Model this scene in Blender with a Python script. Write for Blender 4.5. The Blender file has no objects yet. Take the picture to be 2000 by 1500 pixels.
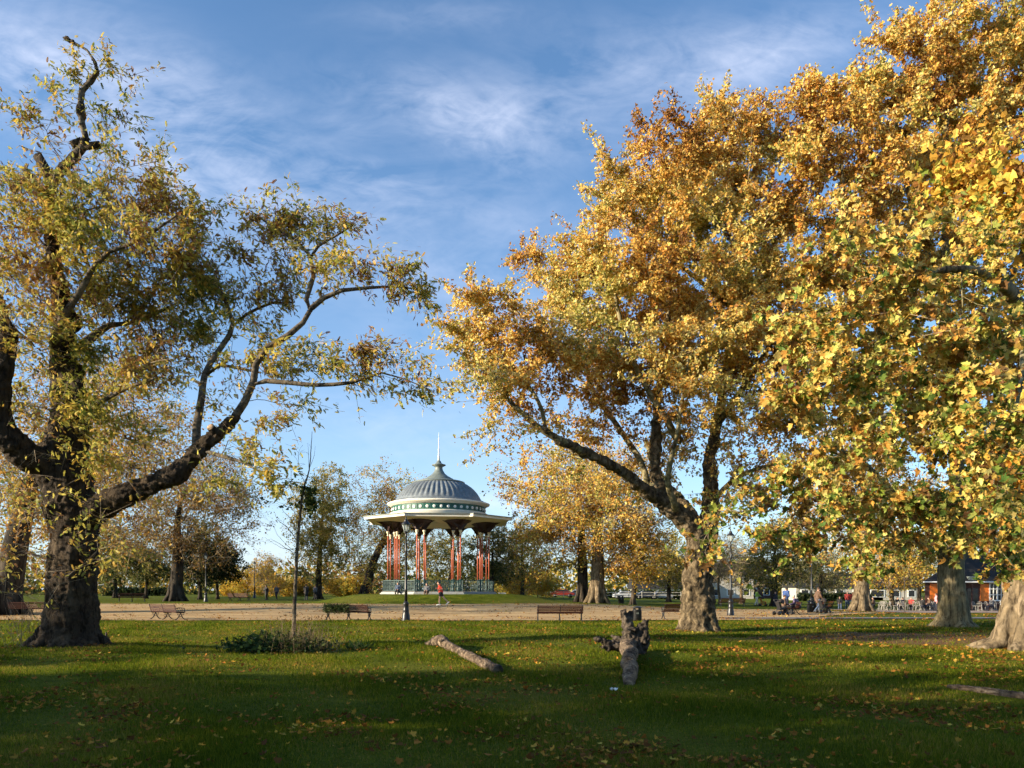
import bpy, bmesh, math, random
import numpy as np
from math import radians as R, sin, cos, pi
from mathutils import Vector

random.seed(7)
rng = np.random.default_rng(7)
SC = bpy.context.scene
COL = SC.collection
EYE = 1.65; HZ = 1152.0; FP = 1500.0
SUN_EL = 16.5; SUN_AZ = 19.0      # azimuth measured from -X towards -Y

# ------------------------------------------------------------------ terrain
def sst(t):
    t = np.clip(t, 0, 1); return t*t*(3-2*t)
BX, BY = -7.15, 75.0
def gz(x, y):
    x = np.asarray(x, float); y = np.asarray(y, float)
    z = 0.45*sst((y-44)/14)*sst((18-x)/14)
    z = z - 0.4*sst((x-22)/15)*sst((y-45)/20)
    r = np.hypot(x-BX, (y-BY)*1.0)
    z = z + 0.80*sst((13.0-r)/6.0)
    z = z + 0.05*np.sin(x*.35+1.1)*np.sin(y*.28+.4)*sst((44-y)/8) + .025*np.sin(x*.9+y*.5)*sst((44-y)/8)
    z = z + 0.16*np.exp(-(((x+12.2)/2.6)**2+((y-20.5)/2.2)**2))
    return z
def g1(x, y): return float(gz(x, y))
def pw(px, py, Y):
    return ((px-1000)/FP*Y, Y, EYE+(HZ-py)/FP*Y)
def gp(px, Y):
    x = (px-1000)/FP*Y
    return (x, Y, g1(x, Y))

# ------------------------------------------------------------------ materials
MATS = {}
def nt(name):
    m = bpy.data.materials.new(name); m.use_nodes = True
    t = m.node_tree; b = t.nodes['Principled BSDF']
    return m, t, b
def N(t, typ, **k):
    n = t.nodes.new(typ)
    for a, v in k.items(): setattr(n, a, v)
    return n
def noise(t, scale, detail=6, rough=.6, vec=None, dist=0):
    n = N(t, 'ShaderNodeTexNoise'); n.inputs['Scale'].default_value = scale
    n.inputs['Detail'].default_value = detail; n.inputs['Roughness'].default_value = rough
    n.inputs['Distortion'].default_value = dist
    if vec is not None: t.links.new(vec, n.inputs['Vector'])
    return n.outputs['Fac']
def ramp(t, fac, stops):
    r = N(t, 'ShaderNodeValToRGB'); e = r.color_ramp.elements
    e[0].position = stops[0][0]; e[0].color = (*stops[0][1], 1)
    e[1].position = stops[-1][0]; e[1].color = (*stops[-1][1], 1)
    for p, c in stops[1:-1]:
        q = e.new(p); q.color = (*c, 1)
    t.links.new(fac, r.inputs['Fac']); return r.outputs['Color']
def mixc(t, fac, a, b, mode='MIX'):
    m = N(t, 'ShaderNodeMix', data_type='RGBA', blend_type=mode)
    for s, v in ((m.inputs[0], fac), (m.inputs[6], a), (m.inputs[7], b)):
        if isinstance(v, (int, float)): s.default_value = v
        elif isinstance(v, tuple): s.default_value = (*v, 1)
        else: t.links.new(v, s)
    return m.outputs[2]
def coords(t, scale=(1, 1, 1), kind='Object'):
    c = N(t, 'ShaderNodeTexCoord'); mp = N(t, 'ShaderNodeMapping')
    mp.inputs['Scale'].default_value = scale
    t.links.new(c.outputs[kind], mp.inputs['Vector']); return mp.outputs['Vector']
def bump(t, b, h, strength, dist):
    bp = N(t, 'ShaderNodeBump'); bp.inputs['Strength'].default_value = strength
    bp.inputs['Distance'].default_value = dist
    t.links.new(h, bp.inputs['Height']); t.links.new(bp.outputs['Normal'], b.inputs['Normal'])
def math_(t, op, a, b=None, c=None):
    m = N(t, 'ShaderNodeMath', operation=op)
    for i, v in enumerate((a, b, c)):
        if v is None: continue
        if isinstance(v, (int, float)): m.inputs[i].default_value = v
        else: t.links.new(v, m.inputs[i])
    return m.outputs[0]

def mat_plain(name, c, rough=.6, metal=0.0, var=.15, scale=8, bumpd=0.0):
    m, t, b = nt(name)
    v = coords(t)
    n = noise(t, scale, 5, .6, v)
    lo = tuple(x*(1-var) for x in c); hi = tuple(min(1, x*(1+var)) for x in c)
    t.links.new(ramp(t, n, [(.3, lo), (.7, hi)]), b.inputs['Base Color'])
    b.inputs['Roughness'].default_value = rough; b.inputs['Metallic'].default_value = metal
    if bumpd: bump(t, b, noise(t, scale*6, 4, .6, v), .5, bumpd)
    return m
def mat_bark(name, cols, furrow=(9, 9, 1.6), bd=.05, patch=2.2, rough=.9):
    m, t, b = nt(name)
    v = coords(t, furrow); v2 = coords(t, (1, 1, .7))
    f = noise(t, 1.0, 8, .65, v, .6)
    p = noise(t, patch, 6, .62, v2, .8)
    c = ramp(t, p, [(.32, cols[0]), (.5, cols[1]), (.66, cols[2])])
    dk = ramp(t, f, [(.36, (.22, .2, .18)), (.52, (.9, .9, .9)), (.7, (1.25, 1.22, 1.15))])
    t.links.new(mixc(t, 1.0, c, dk, 'MULTIPLY'), b.inputs['Base Color'])
    b.inputs['Roughness'].default_value = rough
    b.inputs['Specular IOR Level'].default_value = .2
    bump(t, b, f, 1.0, bd)
    return m
def mat_leaf(name, trans=.35, rough=.55, spec=.15):
    m, t, b = nt(name)
    a = N(t, 'ShaderNodeAttribute', attribute_name='tint')
    v = coords(t)
    n = noise(t, 25, 3, .6, v)
    col = mixc(t, .35, a.outputs['Color'], ramp(t, n, [(.3, (.55, .5, .45)), (.7, (1, 1, 1))]), 'MULTIPLY')
    t.links.new(col, b.inputs['Base Color'])
    b.inputs['Roughness'].default_value = rough
    b.inputs['Specular IOR Level'].default_value = spec
    tr = N(t, 'ShaderNodeBsdfTranslucent'); t.links.new(col, tr.inputs['Color'])
    mx = N(t, 'ShaderNodeMixShader'); mx.inputs[0].default_value = trans
    t.links.new(b.outputs[0], mx.inputs[1]); t.links.new(tr.outputs[0], mx.inputs[2])
    t.links.new(mx.outputs[0], t.nodes['Material Output'].inputs['Surface'])
    return m

M = {}
M['leaf'] = mat_leaf('autumn_leaf', .38)
M['grassblade'] = mat_leaf('grass_blade', .45, .7, .04)
M['litter'] = mat_leaf('fallen_leaf', .15, .7, .1)
M['bark_locust'] = mat_bark('furrowed_bark', [(.035, .024, .016), (.06, .043, .028), (.115, .085, .055)], (9, 9, 1.9), .16, 2.4)
M['bark_young'] = mat_bark('grey_young_bark', [(.07, .055, .04), (.125, .10, .072), (.20, .165, .12)], (12, 12, 12), .01, 3)
M['bark_plane'] = mat_bark('mottled_plane_bark', [(.05, .036, .022), (.11, .082, .048), (.24, .18, .11)], (6, 6, 4), .07, 4.2)
M['bark_limb'] = mat_bark('olive_plane_limb', [(.09, .075, .035), (.19, .16, .08), (.34, .29, .17)], (6, 6, 6), .02, 2.6)
M['bark_ribbed'] = mat_bark('ribbed_plane_bark', [(.12, .095, .05), (.20, .16, .085), (.31, .25, .145)], (10, 10, 1.1), .07, 1.8)
M['bark_dark'] = mat_bark('dark_bark', [(.03, .024, .018), (.05, .04, .03), (.09, .07, .05)], (4, 4, 1), .05, 1.0)
M['bark_pale'] = mat_bark('pale_bark', [(.10, .074, .045), (.18, .135, .082), (.28, .215, .14)], (6, 6, 1.6), .06, 2.4)
M['twig'] = mat_plain('twig', (.26, .195, .12), .8, var=.3, scale=3)
M['twig_dark'] = mat_plain('dark_twig', (.05, .036, .026), .85, var=.3, scale=3)
M['cut_wood'] = mat_plain('cut_wood', (.42, .27, .15), .8, var=.25, scale=20)
M['log'] = mat_bark('weathered_log', [(.06, .042, .03), (.14, .10, .068), (.31, .235, .16)], (15, 1.8, 15), .05, 4.5)
M['root'] = mat_bark('weathered_root', [(.03, .024, .018), (.07, .055, .042), (.15, .12, .09)], (7, 7, 7), .06, 3.4)
M['bench_wood'] = mat_plain('varnished_bench_slat', (.045, .014, .007), .6, var=.4, scale=9); M['bench_wood'].node_tree.nodes['Principled BSDF'].inputs['Specular IOR Level'].default_value = .12
M['iron'] = mat_plain('black_cast_iron', (.014, .014, .016), .38, var=.3, scale=12)
M['glass'] = None
def mk_glass():
    m, t, b = nt('lantern_glass'); b.inputs['Base Color'].default_value = (.75, .85, .85, 1)
    b.inputs['Roughness'].default_value = .12; b.inputs['Alpha'].default_value = .35
    v = coords(t); n = noise(t, 5, 3, .5, v); bump(t, b, n, .1, .01)
    return m
M['glass'] = mk_glass()
M['lead'] = mat_plain('lead_grey_dome', (.17, .19, .20), .45, .2, var=.25, scale=2.5)
M['lead_green'] = mat_plain('weathered_grey_green', (.16, .185, .17), .5, .1, var=.2, scale=4)
M['cream'] = mat_plain('cream_paint', (.78, .69, .50), .6, var=.08, scale=2)
M['offwhite'] = mat_plain('off_white_paint', (.75, .70, .58), .55, var=.06, scale=3)
M['white'] = mat_plain('white_paint', (.78, .77, .73), .5, var=.05, scale=5)
M['green'] = mat_plain('deep_green_paint', (.018, .11, .085), .5, var=.2, scale=4)
M['teal'] = mat_plain('teal_iron_paint', (.018, .055, .055), .5, var=.25, scale=6)
M['red'] = mat_plain('terracotta_column_paint', (.46, .115, .06), .5, var=.12, scale=5)
M['darkred'] = mat_plain('dark_red_bracket_paint', (.035, .013, .011), .5, var=.35, scale=5)
M['stone'] = mat_plain('pale_stone', (.36, .36, .34), .8, var=.12, scale=3, bumpd=.004)
M['deck'] = mat_plain('bandstand_floor', (.2, .19, .17), .8, var=.15, scale=2)
M['skin'] = mat_plain('skin', (.55, .32, .22), .55, var=.06, scale=10)
M['slate'] = mat_plain('dark_slate_roof', (.014, .013, .013), .95, var=.35, scale=1.2, bumpd=.01)
M['orange'] = mat_plain('orange_shutter_paint', (.85, .20, .015), .5, var=.08, scale=4)
M['window_dark'] = mat_plain('dark_window_glass', (.02, .022, .025), .08, var=.2, scale=3)
M['chair_paint'] = mat_plain('shade_greyed_white_chair_paint', (.33, .31, .28), .6, var=.2, scale=5)  # white paint greyed so its colour carries the partial shade on the terrace
M['render'] = mat_plain('pale_wall_render', (.42, .39, .33), .8, var=.15, scale=.6)
M['paper'] = mat_plain('white_paper', (.8, .8, .78), .7, var=.05, scale=10)
M['hedge'] = None
def mk_brick():
    m, t, b = nt('brown_red_brick'); v = coords(t)
    br = N(t, 'ShaderNodeTexBrick'); br.inputs['Scale'].default_value = 4.5
    br.inputs['Color1'].default_value = (.10, .038, .028, 1); br.inputs['Color2'].default_value = (.065, .024, .02, 1)
    br.inputs['Mortar'].default_value = (.11, .08, .065, 1); br.inputs['Mortar Size'].default_value = .012
    mp = N(t, 'ShaderNodeMapping'); mp.inputs['Rotation'].default_value = (R(90), 0, 0)
    t.links.new(v, mp.inputs['Vector']); t.links.new(mp.outputs[0], br.inputs['Vector'])
    t.links.new(br.outputs['Color'], b.inputs['Base Color']); b.inputs['Roughness'].default_value = .85
    return m
M['brick'] = mk_brick()
def col_mat(key, c, rough=.7):
    k = 'fabric_'+key
    if k not in M: M[k] = mat_plain(key+'_fabric', c, rough, var=.18, scale=7)
    return M[k]

def mk_ground():
    m, t, b = nt('lawn'); v = coords(t)
    big = noise(t, .12, 5, .55, v, .4); mid = noise(t, 1.3, 6, .65, v); fine = noise(t, 22, 6, .75, v)
    vs = coords(t, (60, 14, 1)); blade = noise(t, 1.0, 5, .7, vs)
    g = ramp(t, mid, [(.28, (.055, .075, .007)), (.5, (.105, .135, .012)), (.72, (.17, .185, .022))])
    g = mixc(t, ramp(t, big, [(.42, (0, 0, 0)), (.75, (1, 1, 1))]), g, (.16, .155, .034))
    g = mixc(t, .75, g, ramp(t, fine, [(.3, (.35, .35, .3)), (.7, (1.25, 1.25, 1.1))]), 'MULTIPLY')
    g = mixc(t, .6, g, ramp(t, blade, [(.3, (.5, .5, .5)), (.7, (1.3, 1.3, 1.2))]), 'MULTIPLY')
    # bare brown earth with leaf mould under the planes on the right
    sx = N(t, 'ShaderNodeSeparateXYZ'); t.links.new(v, sx.inputs[0])
    dx = math_(t, 'DIVIDE', math_(t, 'SUBTRACT', sx.outputs[0], 14.0), 7.0)
    dy = math_(t, 'DIVIDE', math_(t, 'SUBTRACT', sx.outputs[1], 26.5), 4.0)
    d = math_(t, 'ADD', math_(t, 'MULTIPLY', dx, dx), math_(t, 'MULTIPLY', dy, dy))
    d = math_(t, 'ADD', d, math_(t, 'MULTIPLY', math_(t, 'SUBTRACT', mid, .5), 3.5))
    k = N(t, 'ShaderNodeMapRange', interpolation_type='SMOOTHSTEP'); t.links.new(d, k.inputs[0])
    k.inputs[1].default_value = 1.2; k.inputs[2].default_value = .3
    earth = ramp(t, fine, [(.3, (.09, .05, .028)), (.7, (.24, .14, .075))])
    g = mixc(t, k.outputs[0], g, earth)
    t.links.new(g, b.inputs['Base Color']); b.inputs['Roughness'].default_value = .9
    b.inputs['Specular IOR Level'].default_value = .03
    h = math_(t, 'ADD', math_(t, 'MULTIPLY', fine, .6), math_(t, 'MULTIPLY', mid, 1.0))
    bump(t, b, h, .9, .08)
    return m
M['ground'] = mk_ground()
def mk_path():
    m, t, b = nt('sandy_gravel'); v = coords(t, (.45, 1, 1)); v0 = coords(t)
    a = noise(t, .6, 6, .6, v, .5); f = noise(t, 30, 5, .8, v0); l = noise(t, 5, 4, .6, v0)
    c = ramp(t, a, [(.3, (.36, .24, .12)), (.5, (.48, .335, .17)), (.7, (.60, .43, .225))])
    w = noise(t, 1.0, 7, .7, coords(t, (.08, 1.6, 1))); c = mixc(t, .75, c, ramp(t, w, [(.36, (.58, .55, .5)), (.5, (.95, .93, .9)), (.62, (1.12, 1.1, 1.05))]), 'MULTIPLY')  # streaks along the path: wear, plus shadow bands painted into the colour
    c = mixc(t, .5, c, ramp(t, f, [(.3, (.6, .56, .5)), (.7, (1.15, 1.12, 1.1))]), 'MULTIPLY')
    spots = ramp(t, l, [(.62, (1, 1, 1)), (.70, (.45, .33, .2))])
    c = mixc(t, .7, c, spots, 'MULTIPLY')
    t.links.new(c, b.inputs['Base Color']); b.inputs['Roughness'].default_value = .95
    b.inputs['Specular IOR Level'].default_value = .1
    bump(t, b, f, .6, .02)
    return m
M['path'] = mk_path()
M['asphalt'] = mat_plain('worn_asphalt', (.12, .115, .11), .9, var=.25, scale=1.5, bumpd=.01)
M['paving'] = mat_plain('cafe_paving', (.3, .22, .16), .85, var=.2, scale=1.0, bumpd=.01)

# ------------------------------------------------------------------ object helpers
def link(o, parent=None):
    COL.objects.link(o)
    if parent is not None: o.parent = parent
    return o
def tag(o, label=None, cat=None, group=None, kind=None):
    if label: o['label'] = label
    if cat: o['category'] = cat
    if group: o['group'] = group
    if kind: o['kind'] = kind
    return o
def empty(name, loc, label, cat, group=None, rz=0.0, scale=1.0):
    o = bpy.data.objects.new(name, None); o.empty_display_size = .2
    o.location = loc; o.rotation_euler = (0, 0, rz); o.scale = (scale,)*3
    COL.objects.link(o); return tag(o, label, cat, group)
def copy_tree(o, parent=None):
    c = o.copy(); COL.objects.link(c)
    if parent is not None: c.parent = parent
    for ch in list(o.children): copy_tree(ch, c)
    return c

class MB:
    def __init__(s): s.v = []; s.f = []
    def add(s, vs, fs):
        b = len(s.v); s.v += [tuple(map(float, p)) for p in vs]; s.f += [tuple(b+i for i in f) for f in fs]; return s
    def box(s, c, d, rz=0.0, rx=0.0):
        x, y, z = [k/2 for k in d]
        vs = [(-x, -y, -z), (x, -y, -z), (x, y, -z), (-x, y, -z), (-x, -y, z), (x, -y, z), (x, y, z), (-x, y, z)]
        if rx: vs = [(a, b*cos(rx)-e*sin(rx), b*sin(rx)+e*cos(rx)) for a, b, e in vs]
        if rz: vs = [(a*cos(rz)-b*sin(rz), a*sin(rz)+b*cos(rz), e) for a, b, e in vs]
        vs = [(a+c[0], b+c[1], e+c[2]) for a, b, e in vs]
        return s.add(vs, [(0, 3, 2, 1), (4, 5, 6, 7), (0, 1, 5, 4), (1, 2, 6, 5), (2, 3, 7, 6), (3, 0, 4, 7)])
    def tube(s, pts, rad, n=8, cap=True, dome=False):
        P = [Vector(p) for p in pts]
        if isinstance(rad, (int, float)): rad = [rad]*len(P)
        rad = list(rad)
        if dome:
            d0 = (P[0]-P[1]).normalized(); d1 = (P[-1]-P[-2]).normalized()
            P = [P[0]+d0*rad[0]*.95, P[0]+d0*rad[0]*.6] + P + [P[-1]+d1*rad[-1]*.6, P[-1]+d1*rad[-1]*.95]
            rad = [rad[0]*.3, rad[0]*.8] + rad + [rad[-1]*.8, rad[-1]*.3]
        u = None; vs = []; m = len(P)
        for i, p in enumerate(P):
            d = (P[min(i+1, m-1)]-P[max(i-1, 0)])
            d = d.normalized() if d.length > 1e-9 else Vector((0, 0, 1))
            if u is None:
                u = d.cross(Vector((0, 0, 1)) if abs(d.z) < .9 else Vector((0, 1, 0))).normalized()
            else:
                u = (u - d*u.dot(d)); u = u.normalized() if u.length > 1e-6 else d.orthogonal().normalized()
            w = d.cross(u)
            for k in range(n):
                a = 2*pi*k/n; vs.append(p+(u*cos(a)+w*sin(a))*rad[i])
        fs = []
        for i in range(m-1):
            for k in range(n):
                a = i*n+k; b = i*n+(k+1) % n; fs.append((a, b, b+n, a+n))
        if cap: fs.append(tuple(range(n-1, -1, -1))); fs.append(tuple((m-1)*n+k for k in range(n)))
        return s.add(vs, fs)
    def lathe(s, prof, n=24, c=(0, 0, 0), fn=None):
        vs = []; fs = []
        for j, (r, z) in enumerate(prof):
            for k in range(n):
                a = 2*pi*k/n; rr = r if fn is None else fn(r, z, k, j)
                vs.append((c[0]+rr*cos(a), c[1]+rr*sin(a), c[2]+z))
        for j in range(len(prof)-1):
            for k in range(n):
                a = j*n+k; b = j*n+(k+1) % n; fs.append((a, b, b+n, a+n))
        fs.append(tuple(range(n-1, -1, -1))); fs.append(tuple((len(prof)-1)*n+k for k in range(n)))
        return s.add(vs, fs)
    def prism(s, poly, z0, z1):
        n = len(poly); vs = [(x, y, z0) for x, y in poly]+[(x, y, z1) for x, y in poly]
        fs = [tuple(range(n-1, -1, -1)), tuple(range(n, 2*n))]+[(i, (i+1) % n, n+(i+1) % n, n+i) for i in range(n)]
        return s.add(vs, fs)
    def ell(s, c, r, n=12, m=8):
        vs = [(c[0], c[1], c[2]-r[2])]; fs = []
        for j in range(1, m):
            t = -pi/2+pi*j/m
            for k in range(n):
                a = 2*pi*k/n; vs.append((c[0]+r[0]*cos(t)*cos(a), c[1]+r[1]*cos(t)*sin(a), c[2]+r[2]*sin(t)))
        vs.append((c[0], c[1], c[2]+r[2])); L = len(vs)-1
        for k in range(n):
            fs.append((0, 1+(k+1) % n, 1+k)); fs.append((L, L-n+k, L-n+(k+1) % n))
        for j in range(m-2):
            for k in range(n):
                a = 1+j*n+k; b = 1+j*n+(k+1) % n; fs.append((a, b, b+n, a+n))
        return s.add(vs, fs)
    def build(s, name, mat, parent=None, smooth=False, loc=None, bev=0.0):
        me = bpy.data.meshes.new(name); me.from_pydata(s.v, [], s.f)
        me.materials.append(mat)
        if smooth: me.polygons.foreach_set('use_smooth', [True]*len(me.polygons))
        me.validate(); me.update()
        o = bpy.data.objects.new(name, me); link(o, parent)
        if loc is not None: o.location = loc
        if bev:
            b = o.modifiers.new('bevel', 'BEVEL'); b.width = bev; b.segments = 2; b.limit_method = 'ANGLE'
        return o
def remesh(o, vox, disp=()):
    r = o.modifiers.new('fuse', 'REMESH'); r.mode = 'VOXEL'; r.voxel_size = vox; r.use_smooth_shade = True
    for (kind, size, st) in disp:
        tx = bpy.data.textures.new('lumps', kind)
        if kind == 'CLOUDS': tx.noise_scale = size; tx.noise_depth = 3
        elif kind == 'VORONOI': tx.noise_scale = size; tx.distance_metric = 'DISTANCE'
        elif kind == 'MUSGRAVE': tx.noise_scale = size
        d = o.modifiers.new('lumps', 'DISPLACE'); d.texture = tx; d.strength = st; d.mid_level = .5; d.texture_coords = 'LOCAL'
    return o

BUF = {}
def np_mesh(name, V, F, mat, parent=None, colors=None, smooth=False, loc=None):
    """V (n,3), F (k,m) all faces with m corners"""
    if parent is not None and parent.name in BUF:
        BUF[parent.name].append((V, F, mat, colors, smooth)); return None
    me = bpy.data.meshes.new(name); n = len(V); k, m = F.shape
    me.vertices.add(n); me.vertices.foreach_set('co', np.ascontiguousarray(V, dtype=np.float32).ravel())
    me.loops.add(k*m); me.loops.foreach_set('vertex_index', F.astype(np.int32).ravel())
    me.polygons.add(k); me.polygons.foreach_set('loop_start', np.arange(0, k*m, m, dtype=np.int32))
    if smooth: me.polygons.foreach_set('use_smooth', np.ones(k, dtype=bool))
    me.update(calc_edges=True)
    if colors is not None:
        a = me.color_attributes.new('tint', 'FLOAT_COLOR', 'POINT')
        c = np.ones((n, 4), np.float32); c[:, :3] = colors; a.data.foreach_set('color', c.ravel())
    me.materials.append(mat)
    o = bpy.data.objects.new(name, me); link(o, parent)
    if loc is not None: o.location = loc
    return o

def crown_begin(root): BUF[root.name] = []
def crown_end(root, loc, name='crown'):
    """limbs, twigs and leaves of one crown as one continuous part"""
    parts = BUF.pop(root.name); mats = []; V = []; F = []; C = []; MI = []; S = []; b = 0
    for v, f, m, c, s in parts:
        if m not in mats: mats.append(m)
        V.append(v); F.append(f+b); b += len(v)
        C.append(np.broadcast_to(np.array([.2, .15, .1]), (len(v), 3)) if c is None else c)
        MI.append(np.full(len(f), mats.index(m), np.int32)); S.append(np.full(len(f), s, bool))
    o = np_mesh(name, np.concatenate(V), np.concatenate(F), mats[0], root, np.concatenate(C), loc=loc)
    for m in mats[1:]: o.data.materials.append(m)
    o.data.polygons.foreach_set('material_index', np.concatenate(MI)); o.data.polygons.foreach_set('use_smooth', np.concatenate(S))
    return o

# ------------------------------------------------------------------ leaf templates
def tmpl_mid():
    T = np.array([(0, 0, 0), (.5, .12, .06), (.26, .4, 0), (.42, .78, .1), (0, 1.02, .05), (-.42, .78, .1), (-.26, .4, 0), (-.5, .12, .06), (0, .38, -.08)], float)
    F = np.array([(0, 1, 2, 8), (2, 3, 4, 8), (4, 5, 6, 8), (6, 7, 0, 8)]); return T, F
def tmpl_hi():
    o = [(0, 0, 0), (.2, -.06, .0), (.52, .02, .10), (.36, .2, .03), (.62, .48, .16), (.3, .52, .03), (.26, .7, .06), (0, 1.05, .16),
         (-.26, .7, .06), (-.3, .52, .03), (-.62, .48, .16), (-.36, .2, .03), (-.52, .02, .10), (-.2, -.06, .0)]
    T = np.array(o+[(0, .3, -.05)], float); n = len(o)
    F = np.array([(i, (i+1) % n, (i+2) % n, n) for i in range(0, n, 2)]); return T, F
def tmpl_far():
    T = np.array([(0, 0, 0), (.42, .45, .1), (0, 1, 0), (-.42, .5, .12)], float); return T, np.array([(0, 1, 2, 3)])
def tmpl_frond():
    """drooping pinnate leaf: two serrated rows of leaflets along a midrib"""
    V = []; F = []
    for i in range(4):
        y = .02+.24*i; z = -.14*y*y; L = (.24, .30, .27, .18)[i]
        for s in (-1, 1):
            b = len(V); V += [(0, y, z), (s*L, y+.10, z-.03), (s*L*.55, y+.27, z-.03), (0, y+.24, z-.03)]
            F.append((b, b+1, b+2, b+3))
    return np.array(V, float), np.array(F)
def tmpl_pod():
    return np.array([(0, 0, 0), (.11, .5, .02), (0, 1, .05), (-.11, .5, -.02)], float), np.array([(0, 1, 2, 3)])
TM = dict(mid=tmpl_mid(), hi=tmpl_hi(), far=tmpl_far(), frond=tmpl_frond(), pod=tmpl_pod())

def vnoise(P, f, ph=0.0):
    x, y, z = P[:, 0]*f+ph, P[:, 1]*f+ph*1.7, P[:, 2]*f-ph
    return (np.sin(x*1.0+1.3*np.sin(z*.8+y*.5))+np.sin(z*1.3+1.1*np.sin(x*.9-y*.7+2))+np.sin(y*1.1+x*.6+1.2*np.sin(z*.7+1))+.7*np.sin(x*2.3-z*1.9+y*1.3)+.6*np.sin(x*3.1+z*3.7-y*2.1))/4.3
def thin(P, D, f, lo, hi, base=.25, ph=0.0):
    """leave gaps in the foliage where the slow noise is low"""
    k = rng.random(len(P)) < base+(1-base)*sst((vnoise(P, f, ph)-lo)/(hi-lo)); return P[k], D[k], int(k.sum())
def unit(a): return a/np.maximum(np.linalg.norm(a, axis=-1, keepdims=True), 1e-9)
def rdir(n): return unit(rng.normal(size=(n, 3)))
def leaf_geo(tm, P, D, Nn, S, C):
    T, F = TM[tm]; n = len(P); m = len(T)
    D = unit(D); W = unit(np.cross(D, Nn)); Z = np.cross(W, D)
    S = np.broadcast_to(np.asarray(S, float), (n,))
    curl = (.3+rng.random(n)*2.6)[:, None, None]; wd = (.55+.6*rng.random(n))[:, None, None]; bend = ((rng.random(n)-.3)*.5)[:, None, None]
    V = P[:, None, :] + S[:, None, None]*(T[None, :, 0:1]*wd*W[:, None, :] + T[None, :, 1:2]*D[:, None, :] + (T[None, :, 2:3]*curl-bend*T[None, :, 1:2]**2)*Z[:, None, :])
    FF = (F[None]+(np.arange(n)*m)[:, None, None]).reshape(-1, F.shape[1])
    return V.reshape(-1, 3), FF, np.repeat(C, m, axis=0)
def leaves(name, tm, P, D, Nn, S, C, parent=None, mat='leaf', loc=None):
    V, F, CC = leaf_geo(tm, P, D, Nn, S, C)
    return np_mesh(name, V, F, M[mat], parent, CC, loc=loc)
def palette(n, pal, P=None, freq=.9, mixn=.55):
    """pick leaf colours; neighbouring leaves of a spray tend to share a colour"""
    w = np.array([p[0] for p in pal], float); w /= w.sum(); cum = np.cumsum(w)
    u = rng.random(n)
    if P is not None:
        s = np.sin(P[:, 0]*freq*1.3+P[:, 2]*freq*2.1+1)+np.sin(P[:, 1]*freq*1.9-P[:, 2]*freq*1.1+2)+np.sin(P[:, 0]*freq*2.7+P[:, 1]*freq*.8)
        s = .5+s/5.2
        u = np.clip(u*mixn+s*(1-mixn), 0, .9999)
        u = np.argsort(np.argsort(u))/max(1, n)
    idx = np.searchsorted(cum, u)
    c = np.array([p[1] for p in pal], float)[np.clip(idx, 0, len(pal)-1)]
    return c*(.72+.56*rng.random((n, 1)))*(.93+.14*rng.random((n, 3)))

GOLD = [(.11, (.27, .13, .04)), (.17, (.58, .28, .055)), (.25, (.72, .43, .09)), (.24, (.80, .58, .16)), (.14, (.82, .70, .27)), (.09, (.44, .41, .10))]
GOLDG = [(.12, (.25, .12, .03)), (.16, (.52, .25, .04)), (.24, (.66, .38, .06)), (.26, (.74, .54, .10)), (.14, (.56, .50, .09)), (.08, (.20, .24, .04))]
NEARL = [(.10, (.27, .14, .04)), (.17, (.58, .30, .06)), (.25, (.72, .46, .10)), (.25, (.76, .61, .18)), (.16, (.50, .51, .12)), (.07, (.16, .23, .04))]
LOCUST = [(.16, (.26, .13, .045)), (.24, (.62, .41, .08)), (.28, (.60, .50, .10)), (.20, (.38, .36, .07)), (.12, (.14, .17, .03))]
BRONZE = [(.25, (.16, .085, .03)), (.3, (.32, .17, .05)), (.25, (.44, .29, .08)), (.2, (.22, .2, .05))]
ORANGEB = [(.20, (.24, .12, .03)), (.28, (.52, .27, .05)), (.32, (.62, .42, .09)), (.2, (.32, .30, .06))]
DARKG = [(.6, (.018, .032, .012)), (.4, (.035, .055, .018))]
MIDG = [(.35, (.05, .07, .02)), (.35, (.12, .13, .03)), (.3, (.24, .2, .05))]
OLIVE = [(.25, (.13, .14, .03)), (.4, (.34, .29, .06)), (.35, (.54, .40, .09))]
YELLOW = [(.3, (.45, .25, .03)), (.4, (.68, .43, .05)), (.3, (.36, .32, .05))]
PALEG = [(.4, (.30, .27, .10)), (.3, (.42, .34, .13)), (.3, (.2, .2, .07))]

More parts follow.
